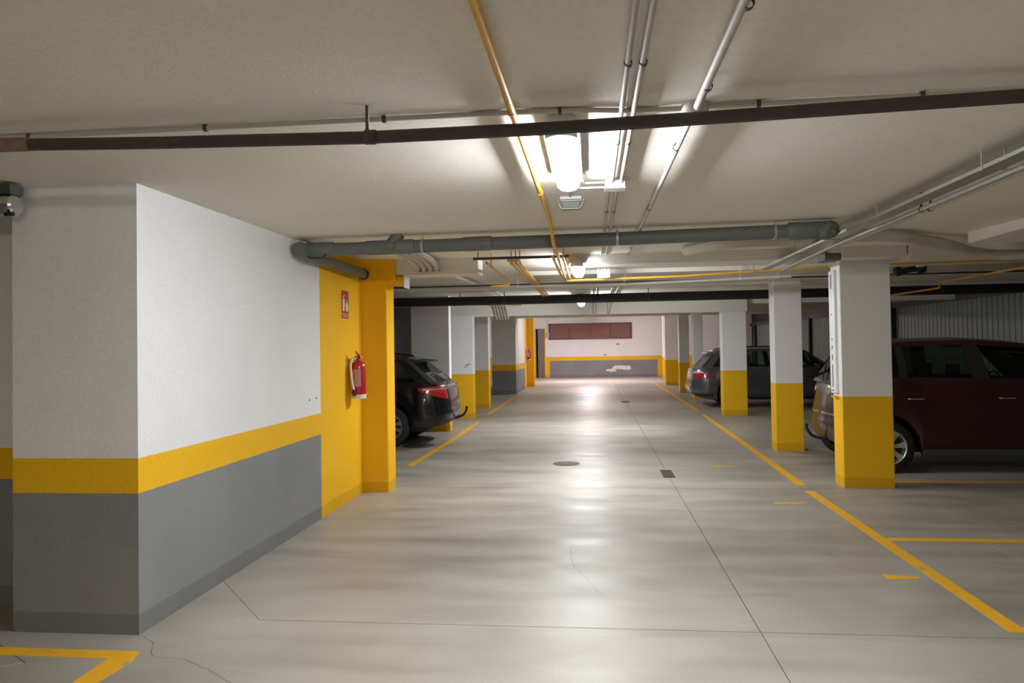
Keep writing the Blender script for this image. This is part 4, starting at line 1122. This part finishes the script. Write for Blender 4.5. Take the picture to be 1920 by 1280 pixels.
# indices: 0-4 rear face, 5-14 corner, 15-99 side
# black crossover on the left, tail toward the lane
W = 1.80; hw = W/2
PB = dict(L=4.5, W=W, Rw=0.335, Ra=0.385, wheels=(0.98, 3.63), zb=0.24,
    top=[(0, 0.98), (0.3, 1.02), (0.9, 1.045), (2.0, 1.02), (3.2, 0.99), (3.6, 0.95), (4.2, 0.86), (4.5, 0.76)],
    roof=[(0.5, 1.37), (0.8, 1.42), (1.4, 1.475), (2.2, 1.48), (2.8, 1.44), (3.0, 1.40)],
    gh=[(0.14, 0, 0.66, 0, 'gd'), (0.17, hw*.72, 0.68, hw*.58, 'b'), (0.28, hw*.87, 0.74, hw*.68, 'p'), (0.50, hw*.905, 0.92, hw*.715, 'gc'), (1.50, hw*.915, 1.42, hw*.735, 'b'), (1.58, hw*.915, 1.50, hw*.735, 'gc'),
        (2.30, hw*.915, 2.12, hw*.735, 'b'), (2.42, hw*.915, 2.22, hw*.735, 'gc'), (3.22, hw*.90, 2.62, hw*.71, 'p'), (3.38, hw*.84, 2.72, hw*.66, 'gc'), (3.62, 0, 2.95, 0, '')],
    doors=[(1.22, 2.32, 1.38), (2.34, 3.28, 2.46)], hz=0.86, mirror=3.05,
    tails=[(7.0, 15.2, lambda u: 0.77+0.15*u**1.6, lambda u: 0.985-0.035*u*u, M_TAIL), (6.0, 14.0, 0.915, 0.94, M_CHROME)],
    rails=(3.0, 8.0), bumper=(17, 0.33, 0.43), seats=[(1.5, .38), (1.5, -.38), (2.4, .38), (2.4, -.38)], wheel_x=3.0, tow=0.50, spokes=10, silmat=M_BLACK, spoil=M_BLACK, splen=0.24)
build_car('parked_car', (-2.33, 12.62, 0), PI, 'glossy black crossover parked tail out beside the yellow column', PB, M_CBLACK)
# dark red people carrier on the right
W = 1.78; hw = W/2
PR = dict(L=4.20, W=W, Rw=0.315, Ra=0.365, wheels=(0.56, 3.30), zb=0.20, rx=0.42, ry=0.72,
    top=[(0, 1.04), (0.2, 1.10), (0.7, 1.13), (1.8, 1.10), (2.8, 1.06), (3.3, 1.0), (3.9, 0.86), (4.24, 0.74)],
    roof=[(0.30, 1.50), (0.5, 1.56), (0.8, 1.59), (1.6, 1.60), (2.1, 1.565), (2.6, 1.49), (2.8, 1.44)],
    gh=[(0.08, 0, 0.40, 0, 'gd'), (0.12, hw*.70, 0.42, hw*.58, 'b'), (0.24, hw*.86, 0.46, hw*.70, 'p'), (0.34, hw*.915, 0.52, hw*.765, 'gd'), (0.72, hw*.92, 0.70, hw*.785, 'b'), (0.82, hw*.92, 0.78, hw*.785, 'gd'),
        (1.57, hw*.92, 1.47, hw*.785, 'b'), (1.77, hw*.92, 1.65, hw*.785, 'g'), (2.79, hw*.91, 2.31, hw*.765, 'p'), (3.11, hw*.86, 2.51, hw*.71, 'g'), (3.41, 0, 2.74, 0, '')],
    doors=[(0.74, 1.65, 0.79), (1.67, 2.77, 1.83)], hz=0.90, mirror=2.57, hmat=M_CHROME, silmat=M_BRACK, spoil=M_CRED, splen=0.05,
    tails=[(9, 17, 0.99, 1.13, M_TAIL), (9, 17, 0.93, 0.99, M_TAILW)],
    extras=[(8, 12, 0.40, 0.47, M_TAIL, 'reflector'), (2, 8, 0.66, 0.69, M_CHROME, 'chrome_strip')],
    seats=[(0.75, .38), (0.75, -.38), (1.55, .38), (1.55, -.38)], wheel_x=2.4, tow=0.42, spokes=7)
build_car('parked_car', (2.99, 10.29, 0), 0, 'dark red people carrier with chrome door handles parked behind the nearest column', PR, M_CRED)
# grey estate further on
W = 1.80; hw = W/2
PG = dict(L=4.75, W=W, Rw=0.325, Ra=0.375, wheels=(1.02, 3.78), zb=0.19,
    top=[(0, 0.95), (0.3, 0.985), (0.9, 1.00), (2.0, 0.98), (3.2, 0.955), (3.8, 0.90), (4.4, 0.80), (4.75, 0.70)],
    roof=[(0.4, 1.36), (0.8, 1.42), (1.6, 1.455), (2.4, 1.45), (2.9, 1.40), (3.1, 1.35)],
    gh=[(0.22, 0, 0.62, 0, 'gd'), (0.25, hw*.76, 0.64, hw*.60, 'b'), (0.34, hw*.87, 0.70, hw*.69, 'p'), (0.52, hw*.905, 0.84, hw*.725, 'gd'), (1.36, hw*.915, 1.34, hw*.745, 'b'), (1.46, hw*.915, 1.44, hw*.745, 'g'),
        (2.22, hw*.915, 2.10, hw*.745, 'b'), (2.36, hw*.915, 2.22, hw*.745, 'g'), (3.40, hw*.90, 2.78, hw*.715, 'p'), (3.56, hw*.84, 2.90, hw*.67, 'g'), (3.85, 0, 3.12, 0, '')],
    doors=[(1.30, 2.28, 1.42), (2.30, 3.36, 2.44)], hz=0.80, mirror=3.05,
    tails=[(9.5, 19, lambda u: 0.72+0.08*u, lambda u: 0.86-0.02*u, M_TAIL), (8, 12.5, 0.86, 0.90, M_TAILW)],
    rails=(3.0, 8.0), railmat=M_BRACK, bumper=(17, 0.27, 0.35), extras=[(3, 8, 0.29, 0.33, M_CHROME, 'exhaust_trim')],
    seats=[(1.5, .38), (1.5, -.38), (2.4, .38), (2.4, -.38)], wheel_x=3.1, spokes=8)
build_car('parked_car', (2.47, 20.0, 0), 0, 'slate grey estate car parked behind the middle columns on the right', PG, M_CGREY)
